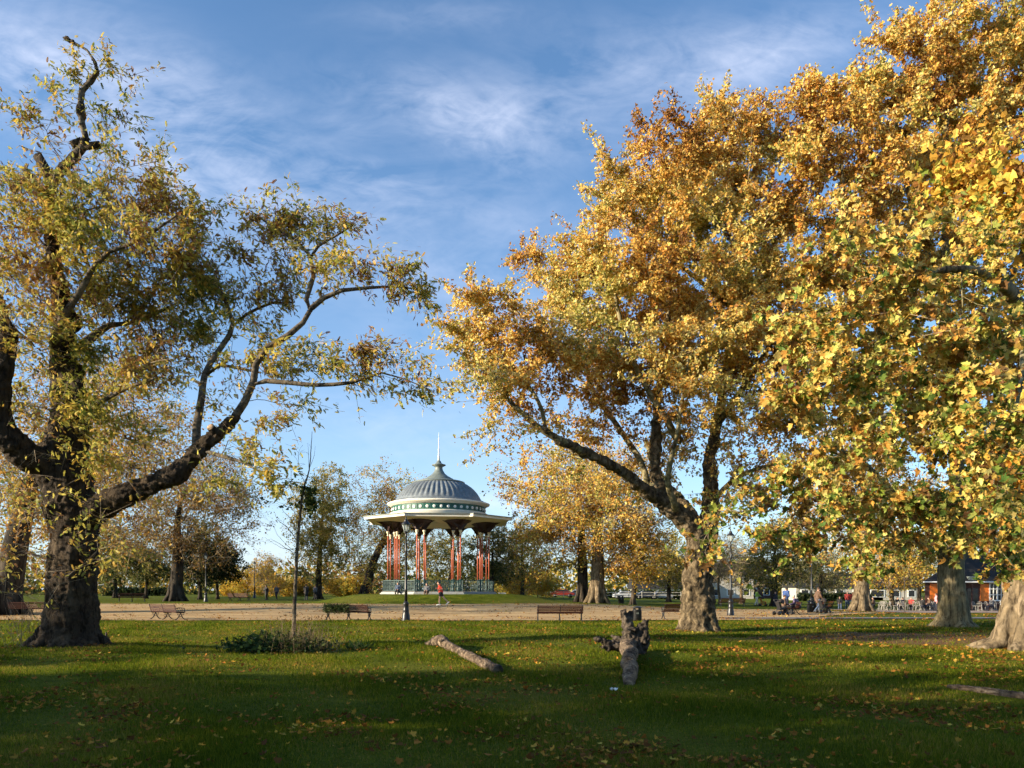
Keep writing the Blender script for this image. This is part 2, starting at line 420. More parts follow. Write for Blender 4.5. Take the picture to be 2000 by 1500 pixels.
# ------------------------------------------------------------------ skeleton trees
class Skel:
    def __init__(s, cap=60000):
        s.P = np.zeros((cap, 3)); s.par = -np.ones(cap, int); s.Rf = np.zeros(cap); s.L = np.zeros(cap); s.n = 0
    def add(s, p, par, r=0.0):
        i = s.n; s.P[i] = p; s.par[i] = par; s.Rf[i] = r
        if par >= 0: s.L[i] = s.L[par]+np.linalg.norm(s.P[i]-s.P[par])
        s.n += 1; return i
    def near(s, p):
        return int(np.argmin(((s.P[:s.n]-p)**2).sum(1)))
    def limb(s, pts, step=.35, wob=.0, attach=True):
        """pts: list of (x,y,z,r); smoothed"""
        pts = np.array(pts, float); out = catmull(pts, step)
        par = -1
        if s.n and attach: par = s.near(out[0, :3])
        for k, q in enumerate(out):
            w = rng.normal(size=3)*wob if 0 < k < len(out)-1 else 0
            par = s.add(q[:3]+w, par, q[3])
        return out
    def grow(s, A, bal=.3, step=.5, wob=.1, maxd=None):
        A = np.asarray(A)
        d0 = np.full(len(A), 1e9)
        for c in range(0, s.n, 400):
            d0 = np.minimum(d0, ((A[:, None]-s.P[None, c:min(s.n, c+400)])**2).sum(2).min(1))
        tips = []
        for a in A[np.argsort(d0)]:
            d = np.sqrt(((s.P[:s.n]-a)**2).sum(1)); c = d+bal*s.L[:s.n]+.6*s.Rf[:s.n]
            i = int(np.argmin(c)); dist = d[i]
            if maxd and dist > maxd: continue
            k = max(1, int(math.ceil(dist/step))); p0 = s.P[i]
            dp = p0-s.P[s.par[i]] if s.par[i] >= 0 else np.array([0, 0, 1.])
            dp = dp/max(1e-6, np.linalg.norm(dp))
            ctrl = p0+dp*dist*.3+(a-p0)*.25
            par = i
            for j in range(1, k+1):
                t = j/k; q = (1-t)**2*p0+2*t*(1-t)*ctrl+t*t*a
                if j < k: q = q+rng.normal(size=3)*wob*min(1, dist*.5)
                par = s.add(q, par)
            tips.append(par)
        return np.array(tips, int)
    def radii(s, rt=.008, e=2.3, rmax=9):
        n = s.n; acc = np.zeros(n); kids = np.zeros(n, int)
        for i in range(n-1, 0, -1):
            if s.par[i] >= 0: kids[s.par[i]] += 1
        for i in range(n-1, -1, -1):
            if acc[i] == 0: acc[i] = rt**e
            if s.par[i] >= 0: acc[s.par[i]] += acc[i]
        r = np.minimum(acc**(1/e), rmax)
        for i in range(n):
            p = s.par[i]
            if s.Rf[i] > 0: r[i] = s.Rf[i]
            elif p >= 0: r[i] = min(r[i], r[p]*.8 if s.Rf[p] > 0 else r[p])
        s.r = r; return r
    def mesh(s, name, mat, parent, loc, thick=.045, skip_fixed=0.05):
        r = s.r; n = s.n; idx = np.array([i for i in range(n) if s.par[i] >= 0 and not (s.Rf[i] > skip_fixed and s.Rf[s.par[i]] > skip_fixed)])
        best = np.full(n, -1); br = np.zeros(n)
        for i in range(n):
            p = s.par[i]
            if p >= 0 and r[i] > br[p]: br[p] = r[i]; best[p] = i
        P = s.P; par = s.par
        D = np.zeros((n, 3)); ok = par[:n] >= 0
        D[ok] = unit(P[:n][ok]-P[par[:n][ok]]); D[~ok] = (0, 0, 1)
        main = best[par[idx]] == idx
        d1 = D[idx]; d0 = np.where(main[:, None], D[par[idx]], d1)
        r1 = r[idx]; r0 = np.where(main & (r[par[idx]] < 2.0*r[idx]), r[par[idx]], r[idx]*1.1)
        ref = np.array([.31, .83, .46])
        outV = []; outF = []; base = 0
        for k, sel in ((4, r1 < thick), (9, r1 >= thick)):
            if not sel.any(): continue
            a = P[par[idx[sel]]]; b = P[idx[sel]]
            rings = []
            for c, d, rr in ((a, d0[sel], r0[sel]), (b, d1[sel], r1[sel])):
                u = unit(np.cross(d, ref)); w = np.cross(d, u)
                an = np.arange(k)*2*pi/k
                rings.append(c[:, None]+rr[:, None, None]*(np.cos(an)[None, :, None]*u[:, None]+np.sin(an)[None, :, None]*w[:, None]))
            V = np.concatenate(rings, 1).reshape(-1, 3); m = int(sel.sum())
            q = np.array([(j, (j+1) % k, k+(j+1) % k, k+j) for j in range(k)])
            F = (q[None]+(np.arange(m)*2*k)[:, None, None]).reshape(-1, 4)+base
            outV.append(V); outF.append(F); base += len(V)
        return np_mesh(name, np.concatenate(outV), np.concatenate(outF), mat, parent, smooth=True, loc=loc)

def catmull(p, step):
    out = [p[0]]
    for i in range(len(p)-1):
        a = p[max(i-1, 0)]; b = p[i]; c = p[i+1]; d = p[min(i+2, len(p)-1)]
        k = max(1, int(np.linalg.norm(c[:3]-b[:3])/step))
        for j in range(1, k+1):
            t = j/k
            out.append(.5*((2*b)+(-a+c)*t+(2*a-5*b+4*c-d)*t*t+(-a+3*b-3*c+d)*t**3))
    out = np.array(out); out[:, 3] = np.maximum(out[:, 3], .004); return out

def PL(Y, pts):
    """limb from picture measurements: (px, py, radius_px[, Y])"""
    o = []
    for q in pts:
        yy = q[3] if len(q) > 3 else Y
        x, y, z = pw(q[0], q[1], yy); o.append((x, y, z, q[2]*yy/FP))
    return o
def blob_pts(blobs, Y, dens, shell=.35):
    out = []
    for b in blobs:
        px, py, rx, ry = b[:4]; yy = b[4] if len(b) > 4 else Y
        ry_m = b[5] if len(b) > 5 else None; w = b[6] if len(b) > 6 else 1.0
        sc = yy/FP; n = max(3, int(dens*w*rx*ry*sc*sc*pi))
        dm = ry_m if ry_m else .7*rx*sc
        d = rdir(n); rad = (shell+(1-shell)*rng.random(n))**.6
        d = d*rad[:, None]
        c = np.array(pw(px, py, yy))
        out.append(c+d*np.array([rx*sc, dm, ry*sc]))
    return np.concatenate(out)
def edges_mesh(name, A, B, r0, r1, mat, parent, loc):
    d = unit(B-A); u = unit(np.cross(d, np.array([.31, .83, .46]))); w = np.cross(d, u); k = 3
    an = np.arange(k)*2*pi/k; ring = np.cos(an)[None, :, None]*u[:, None]+np.sin(an)[None, :, None]*w[:, None]
    V = np.concatenate([A[:, None]+ring*r0, B[:, None]+ring*r1], 1).reshape(-1, 3)
    q = np.array([(j, (j+1) % k, k+(j+1) % k, k+j) for j in range(k)])
    F = (q[None]+(np.arange(len(A))*2*k)[:, None, None]).reshape(-1, 4)
    return np_mesh(name, V, F, mat, parent, loc=loc)
def sprays(tips, dirs, ntw, spread, bias):
    """short twigs leaving every tip; returns start, end"""
    A = np.repeat(tips, ntw, 0); Dn = np.repeat(dirs, ntw, 0)
    g = rng.normal(size=A.shape)*spread*np.array([1, 1, .75])+Dn*bias*spread+np.array([0, 0, -.1])*spread
    return A, A+g
def on_twigs(A, B, n, jit):
    i = rng.integers(0, len(A), n); t = .2+.85*rng.random(n)
    P = A[i]+(B[i]-A[i])*t[:, None]+rng.normal(size=(n, 3))*jit
    return P, unit(B[i]-A[i])

# ================================================================== SETTING
def build_ground():
    xs = np.concatenate([np.array([-900, -500, -300, -200, -140, -100, -80]), np.arange(-60, 60.1, .5), np.array([80, 100, 140, 200, 300, 500, 900])])
    ys = np.concatenate([np.array([-300, -150, -80, -50, -30, -15]), np.arange(-5, 100.1, .5), np.array([110, 130, 160, 200, 260, 350, 500, 800, 1500])])
    X, Yy = np.meshgrid(xs, ys); Z = gz(X, Yy)
    V = np.stack([X, Yy, Z], -1).reshape(-1, 3); nx = len(xs); ny = len(ys)
    i, j = np.meshgrid(np.arange(nx-1), np.arange(ny-1)); a = (j*nx+i).ravel()
    F = np.stack([a, a+1, a+nx+1, a+nx], 1)
    o = np_mesh('ground', V, F, M['ground'], smooth=True); tag(o, 'green lawn strewn with fallen leaves', 'lawn', kind='structure')
    # sandy path round the bandstand mound
    xs = np.arange(-90, 27.01, .35); rows = 46
    near = 41.0+.25*np.sin(xs*.7)+.12*np.sin(xs*2.3+1)+.08*np.sin(xs*5.1)
    near = near+13*sst((xs-12)/15)
    far = 65+.5*np.sin(xs*.25)+.2*np.sin(xs*1.7)
    r = 12.6
    dxm = np.clip(r*r-(xs-BX)**2, 0, None); far = np.where(np.abs(xs-BX) < r, np.minimum(far, BY-np.sqrt(dxm)), far)
    far = np.maximum(far-8*sst((xs-20)/8), near+.05)
    t = np.linspace(0, 1, rows)[:, None]
    Yp = near[None]*(1-t)+far[None]*t; Xp = np.broadcast_to(xs[None], Yp.shape)
    V = np.stack([Xp, Yp, gz(Xp, Yp)+.035], -1).reshape(-1, 3); nx = len(xs)
    i, j = np.meshgrid(np.arange(nx-1), np.arange(rows-1)); a = (j*nx+i).ravel()
    o = np_mesh('path', V, np.stack([a, a+1, a+nx+1, a+nx], 1), M['path'], smooth=True)
    tag(o, 'broad sandy gravel path curving round the bandstand mound', 'path', kind='structure')
    # narrow asphalt path to the right
    ts = np.linspace(0, 1, 90); cx = 12+ts*62; cy = 43.8+1.2*np.sin(ts*2.2)-ts*1.5
    rows = 6; w = np.linspace(-.95, .95, rows)[:, None]
    Xp = np.broadcast_to(cx[None], (rows, 90)); Yp = cy[None]+w
    V = np.stack([Xp, Yp, gz(Xp, Yp)+.05], -1).reshape(-1, 3); nx = 90
    i, j = np.meshgrid(np.arange(nx-1), np.arange(rows-1)); a = (j*nx+i).ravel()
    o = np_mesh('footpath', V, np.stack([a, a+1, a+nx+1, a+nx], 1), M['asphalt'], smooth=True)
    tag(o, 'narrow grey asphalt footpath crossing the grass on the right', 'path', kind='structure')
    # cafe terrace paving
    xs = np.arange(30, 64, .5); ys = np.arange(68, 76.2, .5); X, Yy = np.meshgrid(xs, ys)
    V = np.stack([X, Yy, gz(X, Yy)+.03], -1).reshape(-1, 3); nx = len(xs)
    i, j = np.meshgrid(np.arange(nx-1), np.arange(len(ys)-1)); a = (j*nx+i).ravel()
    o = np_mesh('pavement', V, np.stack([a, a+1, a+nx+1, a+nx], 1), M['paving'], smooth=True)
    tag(o, 'brown paved terrace in front of the cafe', 'pavement', kind='structure')
build_ground()

def frustum_pts(n, y0, y1, pw_=2.0, margin=.72):
    """points on the lawn, thinned with distance"""
    u = rng.random(n)
    if abs(pw_-2) < 1e-6: y = y0*(y1/y0)**u
    else:
        e = 2-pw_; y = (y0**e+u*(y1**e-y0**e))**(1/e)
    x = (rng.random(n)*2-1)*margin*y
    return x, y

def build_grass():
    n = 620000
    x, y = frustum_pts(n, 5.6, 40.5, 2.1, .70)
    nn = np.sin(x*1.7+y*.9)+np.sin(x*.6-y*1.3+2)+np.sin(x*3.1+y*2.2)*.6
    keep = rng.random(n) < np.clip(.72+.16*nn, .3, 1)
    bare = ((x-14)/6.5)**2+((y-26.5)/3.2)**2 < .8
    keep &= ~(bare & (rng.random(n) < .8))
    x = x[keep]; y = y[keep]; n = len(x); nn = nn[keep]
    z = gz(x, y)-.004
    h = (.030+.045*rng.random(n)**1.5)*(1+.22*nn)*(.8+.02*y)
    w = .0028*np.clip(y/7, 1, 6)*(.7+.6*rng.random(n))
    a = rng.random(n)*2*pi; l = rng.random(n)*.8
    lean = np.stack([np.cos(a)*l, np.sin(a)*l, np.ones(n)], 1)*h[:, None]
    b = rng.random(n)*2*pi; s = np.stack([np.cos(b), np.sin(b), np.zeros(n)], 1)*w[:, None]
    P = np.stack([x, y, z], 1)
    V = np.stack([P-s, P+s, P+lean], 1).reshape(-1, 3)
    F = np.arange(3*n).reshape(-1, 3)
    C = palette(n, [(.32, (.055, .085, .006)), (.34, (.115, .150, .010)), (.24, (.20, .215, .016)), (.10, (.30, .22, .05))], P, .8, .6)
    o = np_mesh('grass', V, F, M['grassblade'], colors=np.repeat(C, 3, 0))
    tag(o, 'short mown green grass blades across the lawn', 'grass', kind='stuff')
build_grass()

LIT = [(.42, (.15, .062, .016)), (.30, (.34, .14, .025)), (.18, (.48, .25, .035)), (.07, (.52, .36, .06)), (.03, (.30, .26, .05))]
def build_litter():
    n = 120000
    x, y = frustum_pts(n, 6, 66, 1.55, .72)
    d = .42+.05*sst((x+4)/10)*sst((y-9)/10)+.10*sst((-x-1)/4)*sst((14-y)/5)
    d = d+.75*np.exp(-(((x-11)/7.5)**2+((y-21.0)/3.0)**2))
    d = d+.5*np.exp(-(((x-17)/8)**2+((y-31.5)/2.2)**2))+.25*sst((x-8)/10)*(y > 30)
    d = d+.65*np.exp(-(((x+3)/6)**2+((y-39.8)/1.6)**2))+.30*np.exp(-((y-40.2)/1.2)**2)+.10*np.exp(-((y-42.5)/1.2)**2)
    d = d+.2*np.exp(-(((x-4)/3)**2+((y-30)/4)**2))+.16*((y > 41) & (y < 66))
    q = np.stack([x, y, x*0], 1); d = d*(.12+1.5*sst((vnoise(q, 1.1, 2)+.25)/.8))*(.55+.45*np.sin(x*3.1+1.3*np.sin(y*2.7))*np.sin(y*3.6+x))
    k = rng.random(n) < d
    x = x[k]; y = y[k]; n = len(x)
    r = np.hypot(x-BX, y-BY); z = gz(x, y)+np.where(y < 40, .035, .05)+rng.random(n)*.02
    P = np.stack([x, y, z], 1)
    Nn = unit(np.array([0, 0, 1.])+rng.normal(size=(n, 3))*.42); D = rdir(n); D[:, 2] *= .3
    S = (.024+.058*rng.random(n)**1.3)*np.clip(.9+y*.01, .9, 1.5)
    C = palette(n, LIT, P, 1.5, .8)
    o = leaves('fallen_leaves', 'hi', P, D, Nn, S, C, mat='litter')
    tag(o, 'scattered brown and yellow fallen plane leaves on the grass', 'fallen leaves', kind='stuff')
build_litter()

# ================================================================== HERO TREES
def outward(P, c): return unit(P-np.asarray(c))

def locust():
    base = np.array([*gp(137, 21)]); base[2] -= .05
    root = empty('locust_tree', base, 'old dark gnarled locust tree with feathery yellow-green leaves at the left edge', 'tree')
    crown_begin(root); loc = tuple(-base); Y = 21
    sk = Skel(70000)
    trunk = PL(Y, [(137, 1275, 60), (137, 1240, 52), (138, 1200, 46), (142, 1150, 43), (146, 1090, 42), (146, 1040, 43), (140, 1000, 46), (130, 950, 46), (125, 900, 42), (132, 850, 36),
                   (140, 790, 32), (130, 740, 27), (124, 690, 23), (128, 640, 19), (120, 590, 17), (110, 540, 14), (103, 490, 12), (98, 440, 11), (93, 400, 10), (100, 365, 9.5),
                   (118, 335, 9), (140, 312, 9), (160, 290, 8), (168, 270, 7), (160, 240, 6), (157, 205, 5.5), (160, 178, 5.5), (176, 160, 5), (191, 140, 4.5), (184, 118, 3), (170, 98, 2.4), (150, 86, 2), (123, 73, 1.5)])
    sk.limb(trunk, attach=False)
    thick = []
    def lim(pts, fuse=True, wob=0.0):
        w = PL(Y, pts); o = sk.limb(w, wob=wob)
        if fuse: thick.append(w)
    lim([(125, 960, 30), (90, 915, 29, 20.7), (50, 888, 28, 20.3), (18, 855, 26, 20), (-6, 810, 23, 19.8), (0, 750, 19, 19.7), (15, 690, 16, 19.6), (14, 645, 13, 19.6), (-4, 590, 11, 19.6), (-30, 530, 10, 19.5), (-40, 460, 7, 19.4), (-10, 400, 4, 19.3)])
    lim([(150, 1020, 33), (195, 992, 27, 20.8), (255, 962, 21, 20.5), (325, 932, 18, 20.2), (372, 898, 17, 20), (398, 868, 15, 20), (432, 842, 12, 19.9), (450, 826, 11, 19.9)])
    thick.append(PL(20, [(372, 905, 14), (350, 925, 17), (322, 938, 15)]))
    lim([(448, 832, 10, 19.9), (460, 812, 8, 19.9), (478, 785, 7.5, 19.9), (495, 745, 7, 19.9), (500, 712, 6.5, 19.9), (520, 680, 6.5, 19.9), (562, 656, 6, 19.9), (592, 630, 5, 19.9), (608, 602, 4.5, 19.9), (632, 582, 5, 19.9), (668, 567, 4, 19.8), (720, 562, 3, 19.8), (780, 560, 2, 19.7), (822, 566, 1, 19.7)], False)
    lim([(498, 750, 6, 19.9), (520, 744, 5, 19.8), (560, 747, 4.5, 19.6), (620, 752, 4, 19.5), (680, 748, 3.5, 19.4), (712, 740, 2.6, 19.4), (745, 728, 2, 19.4), (790, 740, 1.4, 19.3), (832, 758, 1, 19.3)], False)
    lim([(606, 606, 5.5, 19.9), (598, 585, 5, 20.1), (612, 540, 4.5, 20.4), (606, 500, 4, 20.6), (582, 472, 3, 20.8), (540, 448, 2.2, 21), (490, 412, 1.3, 21.2)], False)
    lim([(606, 505, 3.5, 20.6), (622, 480, 3, 20.5), (660, 458, 2, 20.4), (690, 440, 1.2, 20.3)], False)
    lim([(384, 885, 9, 20.2), (384, 835, 8, 20.6), (394, 775, 7, 21), (400, 730, 6, 21.4), (424, 690, 5.5, 21.6), (448, 655, 5, 21.8), (455, 632, 4.5, 21.9), (442, 590, 4, 22), (415, 552, 3, 22.2), (370, 520, 2, 22.4)], False)
    lim([(400, 735, 4.5, 21.4), (430, 712, 4, 21.3), (470, 720, 3, 21.2), (510, 728, 2, 21.1)], False)
    lim([(452, 640, 3.5, 21.9), (480, 615, 3, 21.8), (530, 592, 2.4, 21.6), (575, 590, 1.5, 21.5)], False)
    lim([(100, 685, 9, 20.8), (112, 640, 7.5, 20.4), (140, 595, 6.5, 20.1), (165, 555, 6, 19.9), (180, 525, 5, 19.8), (212, 492, 4.5, 19.6), (250, 478, 4, 19.4), (300, 452, 3, 19.2), (345, 420, 2, 19.1)], False)
    lim([(178, 528, 4, 19.8), (160, 490, 3.5, 19.9), (145, 455, 3, 20), (170, 410, 2, 20.2)], False)
    lim([(140, 700, 12, 21), (172, 665, 9, 21.5), (215, 635, 6, 22), (262, 630, 4, 22.4), (330, 600, 3, 22.8)], False)
    lim([(140, 800, 8, 21), (185, 790, 5, 20), (240, 762, 3.5, 19.4), (300, 740, 2.5, 19)], False)
    lim([(395, 880, 5, 20), (430, 890, 4, 19.6), (480, 905, 3, 19.3), (535, 940, 1.5, 19)], False)
    # shoots and stubs
    for pts, r in (([(96, 350), (86, 325), (74, 305)], 9), ([(165, 286), (195, 283)], 7), ([(160, 275), (140, 283)], 7), ([(60, 345), (48, 330)], 6)):
        w = [pw(a, b, Y) for a, b in pts]; stub = MB(); stub.tube(w, [r*Y/FP]*len(w), 12); stub.build('broken_stub', M['bark_locust'], root, True, loc)
    stub = MB(); stub.tube([pw(425, 850, 20.0), pw(411, 834, 19.72)], [.12, .10], 16)
    tr = MB()
    def addlimb(w):
        c = catmull(np.array(w, float), .25); tr.tube([tuple(q[:3]) for q in c], [q[3] for q in c], 16)
    addlimb(trunk)
    for w in thick: addlimb(w)
    # buttress roots and bark ridges
    for k in range(15):
        a = 2*pi*k/15+rng.random()*.3; ra = .62+.25*rng.random(); zt = 1.2+rng.random()*1.8
        tr.tube([(base[0]+cos(a)*(ra+.34), base[1]+sin(a)*(ra+.34), base[2]-.12), (base[0]+cos(a)*ra*.86, base[1]+sin(a)*ra*.86, base[2]+.3),
                 (base[0]+.05+cos(a)*.50, base[1]+sin(a)*.50, base[2]+zt*.7), (base[0]+.1+cos(a+.2)*.44, base[1]+sin(a+.2)*.44, base[2]+zt*1.3)], [.12, .15, .14, .08], 8)
    for k in range(26):   # burls
        i = rng.integers(3, 14); w = trunk[i]; a = rng.random()*2*pi; s = .1+.13*rng.random()
        tr.ell((w[0]+cos(a)*w[3]*.85, w[1]+sin(a)*w[3]*.85, w[2]+rng.random()*.4), (s, s, s*1.3), 8, 6)
    for v, s in (((447, 828), .18), ((405, 862), .22), ((390, 885), .2), ((460, 818), .13)):
        tr.ell(pw(v[0], v[1], 19.9), (s, s, s*.9), 10, 8)
    o = tr.build('trunk', M['bark_locust'], root, True, loc); remesh(o, .04, [('CLOUDS', .10, .10), ('CLOUDS', .28, .14), ('CLOUDS', .8, .12)])
    o = stub.build('broken_stub', M['bark_locust'], root, True, loc)
    c = MB(); p0 = Vector(pw(411, 834, 19.72)); p1 = Vector(pw(425, 850, 20.0)); d = (p0-p1).normalized()
    c.tube([p0-d*.01, p0+d*.012], [.094, .09], 20); c.build('cut_face', M['cut_wood'], root, True, loc)
    blobs = [(235, 120, 46, 18, 21, .5, .3), (138, 132, 22, 20, 21, .4, .2), (82, 202, 46, 22, 20.8, .6, .4), (208, 218, 38, 18, 21, .4, .35), (50, 225, 22, 14, 20.8, .3, .5), (215, 290, 16, 14, 21, .4), (80, 275, 30, 12, 21, .4, .2),
             (50, 370, 55, 40, 21, 1.2), (120, 400, 100, 50, 21, 1.6), (240, 380, 80, 45, 20.5, 1.6), (320, 375, 70, 45, 20, 1.4), (375, 420, 30, 30, 20, 1, .7), (60, 480, 80, 60, 21, 2), (200, 470, 120, 60, 20.6, 2),
             (330, 480, 80, 50, 20, 1.6), (120, 560, 110, 50, 21.5, 2.2), (260, 570, 130, 60, 21.5, 2.2), (380, 540, 70, 45, 22, 1.2), (340, 640, 90, 55, 22.5, 1.6, .8), (60, 650, 80, 60, 20, 1.5), (200, 690, 110, 50, 21, 2, .8),
             (300, 740, 90, 45, 19.6, 1.4, .8), (400, 640, 40, 40, 22, 1, .6), (70, 780, 80, 60, 20, 1.3, .8), (215, 810, 90, 50, 20.5, 1.6, .7), (230, 890, 80, 45, 20.5, 1.3, .6), (70, 980, 60, 40, 20, 1.0, .8), (60, 900, 60, 30, 20, 1, .6),
             (470, 420, 30, 22, 21.2, .6), (530, 425, 50, 30, 21, .9), (600, 420, 60, 25, 20.7, .9), (655, 440, 40, 32, 20.4, .8), (540, 480, 50, 22, 20.8, .8, .9), (700, 530, 60, 20, 19.8, .7), (775, 548, 45, 22, 19.7, .7, 1.2), (640, 535, 55, 22, 20.2, .8), (810, 575, 20, 18, 19.7, .4),
             (450, 500, 50, 25, 22, .8, .8), (430, 560, 55, 30, 22, 1), (520, 575, 50, 22, 21.6, .7, .8), (470, 600, 40, 30, 21.8, .8, .8), (470, 660, 45, 25, 21.5, .8, .6), (570, 540, 35, 25, 21, .6, .8),
             (540, 705, 60, 25, 19.8, .8, .9), (600, 690, 50, 25, 19.7, .8), (640, 715, 35, 18, 19.5, .6), (480, 700, 40, 30, 20.5, .8, .9), (440, 760, 40, 30, 21, .8, .6), (350, 690, 40, 60, 22, .8, .5),
             (705, 680, 20, 20, 19.6, .4), (735, 700, 35, 20, 19.4, .6), (770, 728, 45, 20, 19.4, .6), (815, 748, 25, 16, 19.3, .5), (700, 735, 50, 12, 19.4, .5), (555, 780, 35, 14, 19.7, .4, .7), (555, 815, 25, 10, 19.7, .3, .6),
             (460, 880, 45, 20, 19.6, .7, .9), (510, 905, 40, 22, 19.3, .6, .9), (430, 940, 35, 20, 19.6, .6, .6), (530, 950, 20, 20, 19.1, .4, .8),
             (60, 1070, 50, 45, 20.4, .6, .5), (195, 1075, 40, 45, 20.2, .5, .45), (100, 1125, 45, 30, 20, .3, .3), (230, 1040, 35, 50, 20.3, .6, .4), (30, 1150, 40, 30, 20, .4, .25), (165, 1010, 50, 30, 20, .4, .35)]
    blobs = [(q[0], q[1], q[2]*1.12, q[3]*1.15, *q[4:]) for q in blobs]
    A = blob_pts(blobs, Y, 6.5, .1)
    tips = sk.grow(A, .28, .4, .07)
    sk.radii(.0065, 2.25, .1)
    sk.mesh('branches', M['bark_young'], root, loc, skip_fixed=.13)
    T = sk.P[tips]; out = outward(T, (base[0], 21, 7))
    a, b = sprays(T, out, 5, .40, .3)
    edges_mesh('twigs', a, b, .006, .003, M['twig'], root, loc)
    n = 70000
    P, D = on_twigs(a, b, n, .09); P, D, n = thin(P, D, 2.6, -.3, .05, .15)
    k = ~((np.abs(P[:, 0]-(-12.2)) < .75) & (P[:, 1] < 21.3) & (P[:, 2] < 6.8) & (rng.random(n) < .75)); k &= ~((P[:, 2] < 3.2) & (rng.random(n) < .5)); P = P[k]; D = D[k]; n = len(P)
    D = unit(D*.35+rng.normal(size=(n, 3))*.6+np.array([.34, 0, -.06]))
    Nn = unit(np.array([-.2, -.35, 1.])+rng.normal(size=(n, 3))*.6)
    leaves('foliage', 'frond', P, D, Nn, .085+.085*rng.random(n), palette(n, LOCUST, P, .8), root, loc=loc)
    n = 7000
    hi = T[T[:, 2] > 7.0]; i = rng.integers(0, len(hi), n)
    k = np.sin(hi[i, 0]*1.7)+np.sin(hi[i, 2]*2.1+hi[i, 0])
    i = i[k > -.2]; n = len(i)
    P = hi[i]+rng.normal(size=(n, 3))*.18-np.array([0, 0, .1]); D = unit(np.array([.2, 0, -1.])+rng.normal(size=(n, 3))*.35)
    leaves('seed_pods', 'pod', P, D, rdir(n), .13+.07*rng.random(n), palette(n, [(.5, (.11, .045, .03)), (.5, (.20, .095, .055))], P), root, loc=loc)
    crown_end(root, loc)
locust()

def plane_trunk(root, loc, base, tubes, r0, burr, vox=.045, mat='bark_plane', disp=((('VORONOI'), .35, .10), (('CLOUDS'), .6, .14)), flare=.5, nroot=14, zburr=3.5):
    tr = MB()
    for w in tubes:
        c = catmull(np.array(w, float), .25); tr.tube([tuple(q[:3]) for q in c], [q[3] for q in c], 18)
    for k in range(nroot):
        a = 2*pi*k/nroot+rng.random()*.25; e = flare*(.7+.6*rng.random()); zt = .8+rng.random()*1.2
        tr.tube([(base[0]+cos(a)*(r0+e), base[1]+sin(a)*(r0+e), base[2]-.15), (base[0]+cos(a)*(r0+e*.25), base[1]+sin(a)*(r0+e*.25), base[2]+.25),
                 (base[0]+cos(a)*r0*.86, base[1]+sin(a)*r0*.86, base[2]+zt), (base[0]+cos(a)*r0*.75, base[1]+sin(a)*r0*.75, base[2]+zt*2)], [.14, .19, .18, .1], 8)
    for k in range(burr):
        a = rng.random()*2*pi; z = rng.random()**1.4*zburr; s = .12+.2*rng.random(); rr = r0*(1.0+.22*max(0, 1-z/1.5))
        tr.ell((base[0]+cos(a)*rr*.88, base[1]+sin(a)*rr*.88, base[2]+z), (s*.8, s*.8, s*(1.3+2.2*rng.random())), 9, 7)
    o = tr.build('trunk', M[mat], root, True, loc); remesh(o, vox, disp); return o

